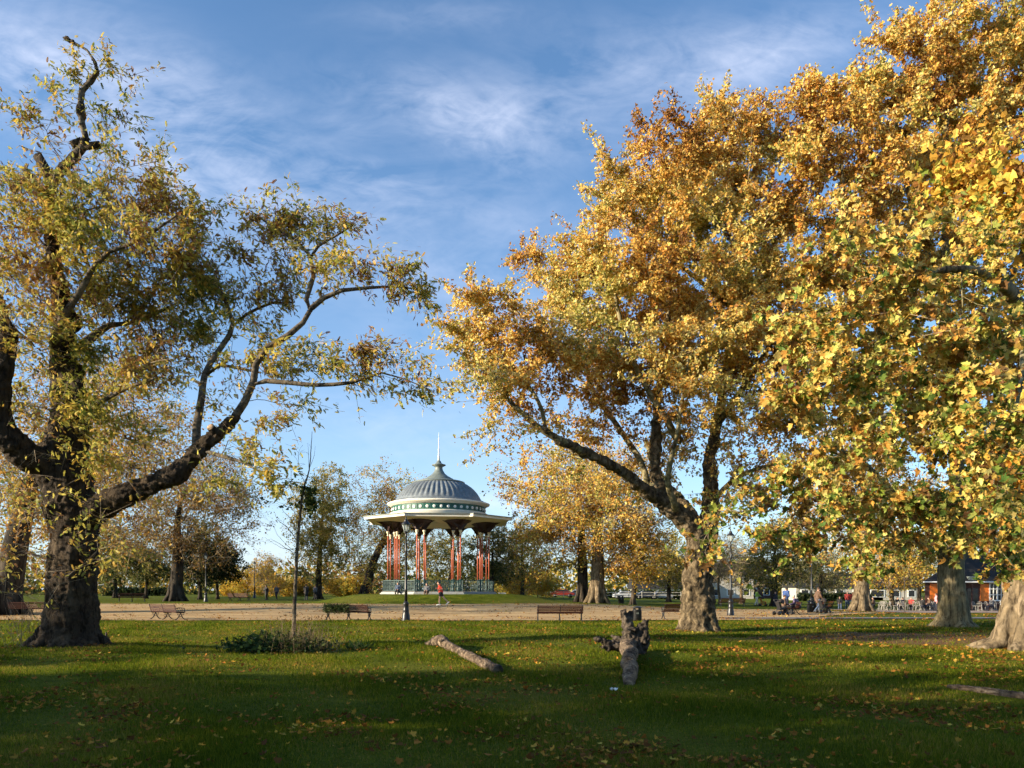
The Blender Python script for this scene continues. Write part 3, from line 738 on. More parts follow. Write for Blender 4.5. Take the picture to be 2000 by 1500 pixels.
def plane_a():
    Y = 31.0; base = np.array(gp(1365, Y)); base[2] -= .03
    root = empty('plane_tree', base, 'big plane tree with burred trunk and low forking limbs, right of the litter bin', 'tree', 'plane trees in autumn leaf')
    crown_begin(root); loc = tuple(-base); sk = Skel(90000)
    trunk = PL(Y, [(1360, 1238, 32), (1361, 1210, 29), (1363, 1170, 25), (1366, 1120, 23), (1369, 1085, 22), (1366, 1055, 23), (1352, 1030, 22), (1325, 1003, 19), (1293, 978, 16), (1285, 945, 12), (1279, 915, 11), (1281, 860, 9), (1284, 790, 7), (1289, 740, 6), (1292, 680, 5), (1305, 620, 4), (1300, 560, 3), (1280, 500, 2)])
    sk.limb(trunk, attach=False)
    th = [trunk]
    def lim(pts, fuse=False):
        w = PL(Y, pts); sk.limb(w)
        if fuse: th.append(w)
    lim([(1305, 990, 15, 31), (1266, 962, 12, 30.6), (1227, 930, 10, 30), (1187, 905, 9.5, 29.4), (1147, 888, 9, 28.8), (1120, 872, 8, 28.4), (1085, 855, 7, 28), (1053, 836, 6, 27.8), (1019, 806, 5, 27.6), (989, 776, 4, 27.5), (968, 740, 3, 27.4), (930, 710, 2, 27.3)], True)
    lim([(1066, 842, 4.5, 27.9), (1058, 800, 4, 28), (1040, 765, 3.8, 28.2), (1018, 735, 3.4, 28.3), (992, 706, 3, 28.4), (975, 675, 2.4, 28.5), (945, 660, 2, 28.5), (905, 655, 1.3, 28.5), (872, 640, .9, 28.5)])
    lim([(990, 706, 2, 28.4), (940, 708, 1.4, 28), (895, 702, .9, 27.8)])
    lim([(976, 680, 2, 28.5), (970, 645, 1.7, 28.7), (945, 635, 1, 28.9)])
    lim([(1268, 955, 7, 31), (1252, 903, 6, 31.6), (1227, 863, 5.5, 32), (1198, 821, 5, 32.5), (1165, 776, 4.5, 32.8), (1150, 746, 4, 33), (1146, 715, 3.6, 33), (1130, 660, 2.6, 33), (1100, 600, 1.8, 33), (1050, 545, 1, 33)])
    lim([(1148, 722, 3, 33), (1120, 705, 2.6, 32.6), (1080, 705, 2, 32.2), (1030, 722, 1.2, 32)])
    lim([(1322, 1003, 9, 30.6), (1316, 980, 7, 30), (1304, 943, 6, 29.6), (1310, 900, 5, 29.2), (1318, 870, 4, 29), (1330, 800, 3.5, 28.6), (1345, 700, 2.5, 28.4)])
    lim([(1378, 1060, 20, 31.2), (1386, 1020, 17, 31.4), (1389, 970, 15, 31.5), (1387, 925, 13, 31.6), (1386, 898, 12, 31.8), (1396, 850, 10, 32), (1408, 780, 8.5, 32.3), (1420, 700, 7, 32.6), (1432, 600, 6, 33), (1440, 500, 5, 33.2), (1430, 400, 3.6, 33.4), (1415, 300, 2, 33.5)], True)
    lim([(1388, 935, 10, 31.5), (1362, 900, 9, 31), (1340, 872, 8.5, 30.5), (1318, 850, 7.5, 30.1), (1300, 815, 6.5, 29.8), (1270, 770, 5.5, 29.5), (1235, 700, 4.6, 29.3), (1210, 620, 4, 29.3), (1195, 540, 3, 29.4), (1180, 470, 2, 29.6)])
    lim([(1372, 1052, 14, 31.3), (1360, 1025, 13, 31.8), (1340, 990, 10, 32.6), (1318, 965, 8, 33.2), (1290, 930, 6, 34), (1260, 860, 4, 34.6)], True)
    lim([(1432, 605, 4.5, 33), (1380, 560, 4.2, 32), (1330, 520, 3.8, 31.2), (1290, 495, 3.2, 30.6), (1235, 482, 2.6, 30.2), (1195, 485, 1.6, 30)])
    lim([(1330, 520, 2.8, 31.2), (1322, 460, 2.4, 31), (1345, 400, 1.8, 31)])
    lim([(1400, 830, 7.5, 32), (1450, 760, 6, 31.4), (1500, 680, 5, 31), (1540, 600, 3.6, 30.6), (1560, 500, 2, 30.4)])
    lim([(1392, 980, 6, 31.4), (1430, 940, 5, 30.6), (1480, 915, 4, 30), (1540, 900, 2.5, 29.6)])
    lim([(1440, 510, 4, 33.2), (1480, 440, 3, 33), (1510, 350, 2, 32.8)])
    plane_trunk(root, loc, base, th, .50, 95, .04, 'bark_plane', (('VORONOI', .30, .15), ('CLOUDS', .35, .20)), .36, 12, 3.6)
    blobs = [(905, 640, 40, 32, 28.2, 1.6), (960, 600, 60, 42, 28.6, 2, 1.1), (960, 670, 70, 50, 28.3, 2.2, 1.1), (1000, 740, 90, 50, 28, 2.4), (1040, 640, 60, 60, 29.5, 2.2, .9), (950, 770, 45, 50, 27.6, 1.6, .8), (1050, 830, 80, 50, 28.5, 2, .55), (965, 850, 22, 42, 27.5, .8, .5),
             (1090, 710, 80, 60, 30, 2.6, .8), (1030, 500, 16, 14, 32.5, .8, .8), (1065, 525, 36, 20, 32.8, 1.2, .9), (1110, 580, 60, 60, 32, 2.4), (1160, 500, 60, 60, 31, 2.8), (1190, 400, 45, 70, 30.5, 2.4), (1250, 350, 50, 60, 31, 2.8), (1265, 275, 14, 20, 31, .6, .7), (1320, 320, 70, 60, 31.5, 3),
             (1390, 240, 45, 40, 32.5, 2.2), (1440, 250, 45, 35, 33, 2), (1400, 330, 90, 70, 32.5, 3.4), (1500, 300, 60, 50, 33, 2.6), (1300, 430, 100, 80, 31, 4), (1440, 440, 110, 90, 32, 4.5), (1220, 560, 100, 80, 30, 4), (1350, 560, 110, 90, 31, 4.5), (1490, 570, 100, 100, 31.5, 4.5),
             (1170, 660, 90, 60, 31, 3, .85), (1290, 680, 110, 70, 30, 4, .9 if False else 1), (1420, 690, 100, 80, 31, 4.5), (1530, 720, 70, 80, 30.5, 4), (1210, 760, 100, 60, 31, 2.6, .95), (1330, 790, 100, 60, 30, 3.4, .95), (1460, 820, 90, 60, 30.5, 3.4, .9),
             (1130, 850, 80, 55, 31, 2, .6), (1200, 940, 90, 50, 33, 2, .5), (1030, 930, 40, 40, 30, 1.4, .3), (1470, 900, 80, 40, 30, 2.4, .8), (1080, 900, 60, 35, 30, 1.5, .45), (1410, 950, 60, 45, 29, 1.5, .45), (1290, 870, 90, 45, 32, 2.2, .75), (1480, 980, 60, 40, 30, 2, .5)]
    A = blob_pts(blobs, Y, 2.9, .1)
    tips = sk.grow(A, .3, .5, .12)
    sk.radii(.0075, 2.35, .17)
    sk.mesh('branches', M['bark_limb'], root, loc, skip_fixed=.16)
    T = sk.P[tips]; out = outward(T, (base[0], Y, 8))
    a, b = sprays(T, out, 5, .66, .35)
    edges_mesh('twigs', a, b, .010, .005, M['twig'], root, loc)
    n = 265000
    P, D = on_twigs(a, b, n, .09); P, D, n = thin(P, D, 1.7, -.6, -.1, .3, 3)
    k = rng.random(n) < (1-.66*sst((12.5-P[:, 2])/6))*(1-.25*sst((5.5-P[:, 0])/5)); P = P[k]; D = D[k]; n = len(P)
    D = unit(D*.4+rng.normal(size=(n, 3))*.6+np.array([.3, 0, -.35])); Nn = unit(rng.normal(size=(n, 3))*.7+np.array([-.3, -.6, .5]))
    low = sst((7.5-P[:, 2])/4)*sst((P[:, 0]+2)/6)
    C = palette(n, GOLD, P, .45, .45)
    g = rng.random(n) < low*.45
    C[g] = palette(int(g.sum()), [(.5, (.16, .22, .035)), (.5, (.42, .42, .07))])
    leaves('foliage', 'mid', P, D, Nn, .065+.075*rng.random(n), C, root, loc=loc)
    crown_end(root, loc)
plane_a()

def plane_b():
    Y = 34.0; base = np.array(gp(1862, Y)); base[2] -= .03
    root = empty('plane_tree', base, 'tall golden plane tree with smooth flaring trunk, standing before the orange-shuttered cafe', 'tree', 'plane trees in autumn leaf')
    crown_begin(root); loc = tuple(-base); sk = Skel(90000)
    trunk = PL(Y, [(1863, 1228, 34), (1861, 1205, 29), (1858, 1170, 25), (1857, 1130, 23), (1858, 1100, 23), (1866, 1060, 18), (1872, 1000, 15), (1868, 900, 13), (1860, 800, 11), (1850, 650, 9), (1845, 500, 7), (1850, 350, 5), (1850, 200, 3), (1850, 60, 2)])
    sk.limb(trunk, attach=False); th = [trunk]
    def lim(pts, fuse=False):
        w = PL(Y, pts); sk.limb(w)
        if fuse: th.append(w)
    lim([(1858, 1110, 15, 34), (1842, 1075, 14, 33.6), (1825, 1040, 12, 33), (1790, 1010, 9, 32.4), (1740, 960, 7, 31.8), (1680, 900, 5, 31.2), (1600, 860, 3, 30.8)], True)
    lim([(1862, 1105, 12, 34), (1885, 1075, 11, 34.6), (1915, 1040, 9, 35.2), (1960, 980, 7, 36), (2010, 880, 5, 36.6)], True)
    lim([(1868, 930, 9, 34), (1820, 860, 8, 33), (1770, 780, 7, 32.4), (1730, 680, 6, 32), (1690, 560, 5, 31.6), (1660, 430, 3.5, 31.4), (1640, 300, 2, 31.4)])
    lim([(1858, 780, 8, 34), (1900, 700, 6, 34.5), (1950, 600, 5, 35), (2000, 480, 4, 35.5), (2040, 330, 3, 36)])
    lim([(1770, 780, 5, 32.4), (1700, 750, 4, 31.8), (1620, 720, 3, 31.2), (1560, 690, 2, 31)])
    lim([(1847, 560, 6, 34), (1800, 470, 5, 34), (1770, 360, 4, 34), (1750, 240, 3, 34)])
    lim([(1850, 380, 4, 34), (1900, 280, 3.4, 34.4), (1940, 160, 2.6, 34.6)])
    plane_trunk(root, loc, base, th, .42, 8, .045, 'bark_ribbed', (('CLOUDS', .5, .10),), .62, 18)
    blobs = [(1575, 240, 50, 55, 31.5, 2.5, 1.2), (1630, 235, 65, 65, 31.5, 3, 1.2), (1660, 190, 35, 35, 32.5, 1.6), (1965, 190, 80, 70, 34.5, 3, 1.2), (1800, 220, 80, 60, 34, 3, 1.2), (1550, 380, 60, 70, 31, 2.6), (1700, 210, 60, 60, 33, 3), (1710, 120, 35, 40, 33.5, 2), (1790, 130, 80, 70, 34, 4), (1770, 70, 40, 30, 34, 1.6, .8), (1850, 40, 70, 50, 34, 3), (1960, 60, 90, 80, 34.5, 4), (1900, 180, 110, 90, 34.5, 4.5),
             (1690, 350, 100, 80, 32.5, 4), (1820, 330, 110, 90, 34, 5), (1950, 330, 100, 90, 35, 5), (1620, 450, 90, 80, 31.5, 3.6), (1760, 500, 110, 90, 33, 4.6), (1900, 500, 110, 100, 35, 5), (2010, 480, 60, 90, 36, 4),
             (1630, 620, 90, 80, 31.5, 3.6), (1770, 660, 110, 90, 33, 4.6), (1910, 680, 110, 90, 35, 5), (2010, 700, 60, 90, 36, 3), (1640, 780, 90, 70, 31.5, 3.4), (1780, 820, 110, 70, 33, 4.4), (1930, 850, 100, 70, 35, 4.4), (1570, 830, 60, 60, 31, 2.6, .8),
             (1620, 930, 90, 50, 31.5, 3, .8), (1750, 970, 100, 45, 32.5, 3.6, .8), (1900, 980, 100, 50, 34, 3.6, .8), (1830, 1040, 90, 35, 31.5, 2, .6), (1680, 1030, 90, 35, 31.5, 2, .5), (1560, 980, 50, 40, 31, 2, .6)]
    A = blob_pts(blobs, Y, 1.6, .1); tips = sk.grow(A, .3, .6, .14)
    sk.radii(.008, 2.35, .2); sk.mesh('branches', M['bark_limb'], root, loc, skip_fixed=.16)
    T = sk.P[tips]; out = outward(T, (base[0], Y, 9))
    a, b = sprays(T, out, 4, .70, .35); edges_mesh('twigs', a, b, .010, .004, M['twig'], root, loc)
    n = 200000
    P, D = on_twigs(a, b, n, .12); P, D, n = thin(P, D, 1.5, -.65, -.2, .45, 5)
    D = unit(D*.4+rng.normal(size=(n, 3))*.6+np.array([.3, 0, -.35])); Nn = unit(rng.normal(size=(n, 3))*.7+np.array([-.3, -.6, .5]))
    leaves('foliage', 'mid', P, D, Nn, .08+.09*rng.random(n), palette(n, GOLD, P, .4), root, loc=loc)
    crown_end(root, loc)
plane_b()

def plane_c():
    Y = 21.0; base = np.array(gp(2032, Y)); base[2] -= .03
    root = empty('plane_tree', base, 'plane tree at the right edge, pale buttressed trunk, low branches of large gold leaves', 'tree', 'plane trees in autumn leaf')
    crown_begin(root); loc = tuple(-base); sk = Skel(60000)
    trunk = PL(Y, [(2032, 1280, 72), (2032, 1240, 62), (2032, 1200, 54), (2034, 1150, 49), (2036, 1080, 46), (2040, 1000, 42), (2045, 900, 36), (2050, 780, 30), (2060, 600, 22), (2070, 400, 15), (2080, 200, 8)])
    sk.limb(trunk, attach=False); th = [trunk]
    def lim(pts, fuse=False):
        w = [(x, y, z, r) for x, y, z, r in pts]; sk.limb(w)
        if fuse: th.append(w)
    lim([(14.4, 21, 4.5, .35), (13.2, 19.3, 5.6, .27), (11.6, 17.0, 6.5, .2), (9.8, 14.8, 7.0, .14), (8.2, 13.0, 6.9, .09), (6.8, 11.6, 6.5, .05), (5.6, 10.6, 6.0, .025)], True)
    lim([(14.5, 21, 5.5, .3), (14.2, 18.5, 6.9, .22), (13.2, 15.8, 7.6, .15), (12.0, 13.2, 7.6, .10), (10.5, 11.2, 7.0, .06), (9.2, 10.0, 6.3, .03)], True)
    lim([(11.6, 17.0, 6.4, .12), (9.6, 16.2, 6.0, .08), (7.6, 15.4, 5.2, .05), (6.2, 14.8, 4.4, .025)])
    lim([(9.8, 14.8, 6.9, .09), (8.8, 13.2, 5.8, .06), (7.9, 12.0, 4.6, .035), (7.2, 11.2, 3.6, .02)])
    lim([(12.0, 13.2, 7.4, .07), (10.6, 12.0, 5.8, .05), (9.3, 11.2, 4.4, .03), (8.2, 10.6, 3.3, .018)])
    lim([(13.8, 18, 7.0, .1), (13.0, 16.0, 5.8, .07), (12.0, 14.2, 4.6, .045), (10.8, 12.8, 3.6, .025)])
    plane_trunk(root, loc, base, th, .80, 30, .045, 'bark_pale', (('CLOUDS', .35, .10), ('CLOUDS', .9, .16)), .95, 18, 2.5)
    blobs = [(1640, 470, 70, 30, 11, .8, .35), (1790, 460, 90, 35, 11.4, .9, .35), (1930, 540, 80, 70, 12.4, 1, .5), (1540, 600, 50, 60, 11.6, .8, .35), (1600, 540, 50, 50, 10.8, .7, .7), (1680, 520, 70, 55, 10.6, .8), (1770, 530, 80, 60, 10.8, .9), (1860, 520, 80, 60, 11.5, 1), (1700, 620, 100, 60, 10.8, 1), (1590, 650, 60, 60, 11, .8), (1820, 620, 90, 70, 11, 1.1), (1930, 650, 80, 80, 11, 1.2),
             (1640, 740, 80, 60, 11, .9), (1750, 740, 90, 60, 11, 1.1), (1870, 760, 90, 70, 10.8, 1.2), (1970, 780, 60, 80, 10.5, 1.2), (1560, 760, 40, 60, 12, .7, .7), (1700, 840, 80, 60, 11.6, 1, .9), (1800, 850, 90, 60, 10.8, 1.1), (1920, 880, 90, 70, 10.5, 1.2),
             (1620, 880, 60, 60, 12.6, .8, .7), (1560, 930, 60, 50, 13.4, .8, .7), (1680, 950, 80, 50, 12, 1, .8), (1800, 960, 90, 50, 11.4, 1, .9), (1920, 980, 80, 50, 11, 1, .9), (1510, 960, 40, 35, 14, .8, .3), (1600, 1020, 70, 35, 13.4, .8, .7), (1740, 1040, 80, 30, 12.4, .8, .7),
             (1880, 1050, 80, 30, 11.6, .8, .8), (1980, 1030, 40, 40, 11, .8, .7), (1970, 930, 50, 50, 9.6, .6), (1500, 1035, 35, 22, 14.5, .6, .2), (1560, 1070, 40, 18, 14, .5, .3), (1690, 1090, 50, 20, 13, .5, .4), (1960, 1090, 40, 20, 12, .5, .4)]
    A = blob_pts(blobs, 11, 7.5, .1); tips = sk.grow(A, .35, .35, .07, 2.6)
    # one low hanging spray in front of the forked trunk
    lim([(6.3, 14.8, 4.4, .022), (5.2, 14.2, 3.5, .014), (4.2, 13.6, 2.95, .008), (3.6, 13.2, 2.7, .006)])
    lim([(4.2, 13.6, 2.95, .007), (3.7, 13.3, 2.35, .005), (3.5, 13.1, 2.0, .004)])
    ex = blob_pts([(1405, 1010, 30, 25, 13.3, .25), (1375, 1040, 22, 22, 13.1, .25), (1380, 1085, 26, 14, 13.1, .2), (1440, 985, 30, 20, 13.6, .3, .6)], 13, 2.2, .1)
    t2 = sk.grow(ex, .3, .3, .04)
    sk.radii(.0045, 2.3, .1); sk.mesh('branches', M['bark_limb'], root, loc, skip_fixed=.15)
    T = sk.P[np.concatenate([tips, t2])]
    a, b = sprays(T, rdir(len(T)), 4, .32, .2); edges_mesh('twigs', a, b, .0045, .002, M['twig'], root, loc)
    n = 17500
    P, D = on_twigs(a, b, n, .05)
    k = (P[:, 0] > 4.5) | (rng.random(n) < .34) | (P[:, 2] > 3.9); P = P[k]; D = D[k]; n = len(P)
    D = unit(D*.4+rng.normal(size=(n, 3))*.55+np.array([.25, 0, -.45])); Nn = unit(rng.normal(size=(n, 3))*.7+np.array([-.35, -.7, .5]))
    CN = palette(n, NEARL, P, 1.2, .75); g = rng.random(n) < .12+.42*sst((5.2-P[:, 2])/3.0)
    CN[g] = palette(int(g.sum()), [(.3, (.10, .17, .03)), (.35, (.26, .31, .05)), (.2, (.40, .38, .08)), (.15, (.17, .09, .03))])
    leaves('foliage', 'hi', P, D, Nn, (.042+.090*rng.random(n)**1.4), CN, root, loc=loc)
    # upper crown, mostly beyond the frame
    ub = blob_pts([(2060, 300, 160, 200, 21, 3, .35), (2120, 600, 150, 180, 21, 3, .35), (2080, 850, 80, 150, 19, 2, .35)], 21, .5)
    n = 9000; i = rng.integers(0, len(ub), n); P = ub[i]+rng.normal(size=(n, 3))*.6
    leaves('upper_foliage', 'mid', P, rdir(n), rdir(n), .17+.1*rng.random(n), palette(n, GOLDG, P), root, loc=loc)
    crown_end(root, loc)
plane_c()

# ================================================================== OTHER TREES
def tree(name, label, px, Y, h, w, cb, pal, nt_=260, nl=3600, ls=.3, tr=.35, lean=(0, 0), cshift=(0, 0), barkm='bark_dark', rt=.016, group=None, cat='tree', shape=1.0, spread=.55, clump=9, tm='far', x=None, flat=.8, lower=True, twigm='twig'):
    base = np.array(gp(px, Y)) if x is None else np.array([x, Y, g1(x, Y)])
    base[2] -= .05
    root = empty(name, base, label, cat, group); loc = tuple(-base); crown_begin(root)
    sk = Skel(30000)
    top = base+np.array([lean[0], lean[1], h*.62]); cc = base+np.array([cshift[0]+lean[0]*.6, cshift[1], cb+(h-cb)*.5])
    mid = base+np.array([lean[0]*.35+rng.normal()*.1, lean[1]*.4, h*.28])
    pts = [(*base, tr*1.25), (base[0]+lean[0]*.06, base[1], base[2]+h*.05, tr), (*mid, tr*.8), (*top, tr*.35), (cc[0], cc[1], base[2]+h*.86, tr*.12)]
    sk.limb(pts, .4, attach=False)
    # crown as a cluster of uneven lobes
    lob = []
    for k in range(clump):
        a = rng.random()*2*pi; q = rng.random()**.5
        u = -.78+1.56*(k+.5)/clump; ww = math.sqrt(max(.12, 1-abs(u)**(2.2*shape)))
        lob.append((cc[0]+cos(a)*q*w*.30*ww, cc[1]+sin(a)*q*w*.30*ww, cc[2]+u*(h-cb)*.42, w*.26*(.7+.5*rng.random())*(.55+.45*ww), (h-cb)*.17*(.8+.5*rng.random())))
    A = []
    for k in range(nt_):
        l = lob[rng.integers(0, clump)]; d = rdir(1)[0]*(.4+.6*rng.random())**.5
        A.append((l[0]+d[0]*l[3]*1.25, l[1]+d[1]*l[3]*1.25, l[2]+d[2]*l[4]*1.35))
    A = np.array(A); tips = sk.grow(A, .35, .7, .14); sk.radii(rt, 2.2, tr*.5)
    t = MB(); c = catmull(np.array(pts, float), .5); t.tube([tuple(q[:3]) for q in c[:-3]], [q[3] for q in c[:-3]], 12)
    for k in range(7):
        a = 2*pi*k/7+rng.random()*.4
        t.tube([(base[0]+cos(a)*tr*1.75, base[1]+sin(a)*tr*1.75, base[2]-.1), (base[0]+cos(a)*tr*.95, base[1]+sin(a)*tr*.95, base[2]+tr*1.0), (base[0]+cos(a)*tr*.6+lean[0]*.05, base[1]+sin(a)*tr*.6, base[2]+tr*3)], [tr*.25, tr*.38, tr*.3], 6)
    t.build('trunk', M[barkm], root, True, loc)
    sk.mesh('branches', M[twigm], root, loc, .03, 0.0)
    T = sk.P[tips]; a, b = sprays(T, outward(T, cc), 4, w*.035+.22, .5); edges_mesh('twigs', a, b, rt*.8, rt*.35, M[twigm], root, loc)
    if nl:
        nl = int(nl*1.6); ls = ls*.8
        P, D = on_twigs(a, b, nl, spread*.35)
        D = unit(D*.5+rng.normal(size=(nl, 3))*.7+np.array([.1, 0, -.2])); Nn = unit(rng.normal(size=(nl, 3))*.8+np.array([-.2, -.3, .5]))
        leaves('foliage', tm, P, D, Nn, ls*(.6+.7*rng.random(nl)), palette(nl, pal, P, .5), root, loc=loc)
    crown_end(root, loc)
    return root

def other_trees():
    BG = 'trees standing beyond the path'
    tree('plane_tree', 'broad bronze-leaved plane tree with dark trunk behind the locust, at the left edge', 8, 48, 17.5, 17, 3.5, ORANGEB, 600, 8000, .24, .85, (2.5, 0), (2.5, 2), 'bark_dark', .014, BG, clump=16)
    tree('plane_tree', 'large orange-brown tree directly behind the locust trunk', 165, 85, 25, 23, 4.0, ORANGEB, 760, 15000, .33, .6, (0, 0), (0, 0), 'bark_dark', .015, BG, clump=14)
    tree('bronze_tree', 'sparse bronze-leaved spreading tree with thick dark trunk behind the leftmost bench', 343, 80, 15.0, 15, 3.6, BRONZE, 640, 11000, .25, .70, (.3, 0), (1.4, 0), 'bark_dark', .018, BG, clump=12)
    tree('holm_oak', 'dense blackish-green evergreen tree right of the bronze tree, low round crown', 391, 95, 8.6, 7.5, 2.4, DARKG, 300, 6500, .32, .25, group=BG)
    tree('holm_oak', 'smaller blackish-green evergreen just left of the tall black lamp far off', 425, 98, 7.0, 6.0, 2.0, DARKG, 220, 5000, .32, .2, group=BG)
    tree('holm_oak', 'dark green tree low behind the left trunk and leftmost bench', 285, 105, 8.0, 9.0, 1.8, MIDG, 260, 5500, .33, .25, group=BG)
    tree('green_tree', 'dull green low tree between the locust trunk and the bronze tree', 225, 112, 10.0, 10.0, 1.6, MIDG, 260, 5500, .36, .3, group=BG)
    tree('pollard_tree', 'tall narrow olive tree with round top lobe, left of the bandstand', 622, 100, 17.2, 8.4, 2.6, OLIVE, 460, 12000, .29, .42, (.5, 0), (.3, 0), group=BG, shape=1.3, clump=11)
    tree('leaning_tree', 'golden-topped tree with leaning dark trunk beside the bandstand mound', 712, 95, 16.5, 13, 2.2, GOLDG, 600, 12500, .25, .62, (3.6, 0), (1.0, 0), group=BG, clump=12)
    tree('green_tree', 'dark olive tree behind the right columns of the bandstand', 962, 98, 10.0, 7.0, 1.2, MIDG+[(.4, (.3, .22, .05))], 260, 4800, .31, .3, group=BG)
    tree('green_tree', 'olive tree seen between the middle columns of the bandstand', 868, 112, 9.5, 11, 1.0, OLIVE, 330, 3400, .34, .3, (1.5, 0), group=BG, twigm='twig_dark')
    tree('autumn_tree', 'golden-brown thin-leaved tree just right of the bandstand roof', 1020, 108, 12.0, 9.5, 1.0, GOLDG, 360, 6000, .30, .3, group=BG)
    tree('plane_tree', 'brown-gold plane tree with dark trunk, left one of the pair right of the bandstand', 1138, 77, 16.0, 13.5, 3.0, GOLDG, 560, 12000, .26, .58, (-.3, 0), (-1.0, 0), 'bark_dark', .016, BG, clump=12)
    tree('plane_tree', 'brown-gold plane tree with pale flared trunk, right one of the pair right of the bandstand', 1166, 75, 15.5, 13, 3.2, GOLD, 560, 12000, .26, .75, (.2, 0), (.8, 0), 'bark_pale', .016, BG, clump=12)
    tree('autumn_tree', 'smaller golden-leaved tree with thin slanting trunk left of the big burred plane', 1236, 75, 9.2, 7.8, 2.2, YELLOW+[(.5, (.40, .22, .04))], 300, 5600, .25, .26, (.6, 0), (.2, 0), group=BG)
    tree('autumn_tree', 'green-gold tree seen just left of the big burred plane trunk', 1306, 104, 9.2, 8.5, 1.4, OLIVE, 280, 4600, .32, .3, group=BG)
    tree('bare_tree', 'nearly bare pale young tree beside the right-hand lamp post', 1406, 88, 8.2, 6.5, 2.4, PALEG, 420, 900, .22, .17, group=BG, barkm='bark_pale', rt=.02)
    tree('bare_tree', 'thin pale-twigged tree right of the right-hand lamp post', 1448, 104, 9.0, 9.0, 1.8, PALEG, 420, 2200, .26, .24, group=BG, barkm='bark_pale', rt=.02)
    tree('green_tree', 'green-gold tree with straight dark trunk behind the people on the bench', 1513, 86, 9.8, 9.0, 2.2, OLIVE+[(.3, (.10, .13, .03))], 330, 5600, .28, .38, group=BG)
    tree('autumn_tree', 'pale yellow-green tree behind the slender post and litter bin', 1604, 112, 9.5, 10.5, 1.6, PALEG, 330, 5200, .31, .3, group=BG)
    tree('plane_tree', 'plane tree with pale straight flared trunk beside the couple in red', 1682, 71, 19, 13, 4.2, GOLD, 560, 9500, .26, .70, (.2, 0), (0, 0), 'bark_pale', .016, BG, clump=12)
    tree('autumn_tree', 'yellow-brown tree with pale forked limbs behind the cafe tables, nearer one', 1742, 98, 10.5, 10.5, 2.0, GOLDG, 330, 5600, .30, .3, group=BG, barkm='bark_pale')
    tree('autumn_tree', 'yellow-green tree behind the crowded cafe tables, farther one', 1795, 112, 11, 11, 2.2, OLIVE, 300, 5200, .33, .3, group=BG)
    tree('autumn_tree', 'dark olive tree rising behind the cafe roof', 1950, 92, 11, 12, 2.5, MIDG+[(.4, (.3, .18, .04))], 300, 5200, .32, .3, group=BG)
    tree('hazel_bush', 'bare-topped small tree above bright yellow bushes near the far lamp post', 522, 132, 7.2, 7.0, 1.0, YELLOW+[(.5, (.3, .2, .08))], 300, 2000, .30, .16, group='yellow bushes along the far side of the common')
    YB = 'yellow bushes along the far side of the common'
    for (px, yy, hh, ww, lab) in ((484, 138, 4.8, 7.0, 'bright yellow-orange bush left of the far lamp post'), (452, 142, 3.4, 6.0, 'low yellow bush under the far evergreen tree'),
                                  (556, 138, 3.4, 8.0, 'yellow bush behind the walkers, left of the thin sapling'), (592, 140, 3.0, 5.5, 'yellow bush just right of the thin sapling stem'),
                                  (664, 138, 3.4, 7.0, 'yellow bush right of the tall narrow olive tree'), (690, 136, 3.2, 5.0, 'small bright yellow bush at the foot of the leaning tree'),
                                  (1012, 118, 3.8, 6.5, 'golden bush just right of the bandstand plinth'), (1050, 122, 4.2, 7.5, 'yellow-green bush left of the forked plane pair')):
        tree('yellow_bush', lab, px, yy, hh, ww, .2, YELLOW, 130, 2600, .34, .08, group=YB, cat='bush', rt=.014, clump=7)
    # far belt of trees on the horizon: one mass nobody could count
    P = []; Cc = []
    for k in range(190):
        X = -240+480*(k+rng.random())/190; yy = 190+rng.random()*60; hh = 4.5+rng.random()*6.5; ww = 4+rng.random()*5
        m = 150; d = rdir(m)*(.5+.5*rng.random((m, 1)))**.5
        q = np.array([X, yy, hh*.5])+d*np.array([ww, ww, hh*.52]); P.append(q)
        pal = [OLIVE, MIDG, YELLOW, PALEG, BRONZE, MIDG][rng.integers(0, 6)]; Cc.append(palette(m, pal))
    P = np.concatenate(P); Cc = np.concatenate(Cc); n = len(P)
    o = leaves('far_wood', 'far', P, rdir(n), rdir(n), .9+.7*rng.random(n), Cc); tag(o, 'distant belt of mixed autumn trees along the horizon', 'wood', kind='stuff')
    # trees behind and to the left of the viewpoint whose crowns shade the near lawn
    SH = 'trees left of the viewpoint'
    for i, (x, y, h, w) in enumerate(SHADE):
        tree('plane_tree', 'autumn plane tree out of view to the left, shading the near lawn', 0, y, h, w, 3.2, ORANGEB, 170, 2900, .40, .4, group=SH, x=x, clump=11, rt=.03)
SHADE = [(-17, 0, 10, 9), (-29, 2, 13, 11), (-42, 0, 14, 12), (-28, -7, 13, 12), (-14, -5, 11, 9), (-38, 10, 9.5, 8), (-58, 8, 12, 10), (-45, -9, 14, 11)]
other_trees()

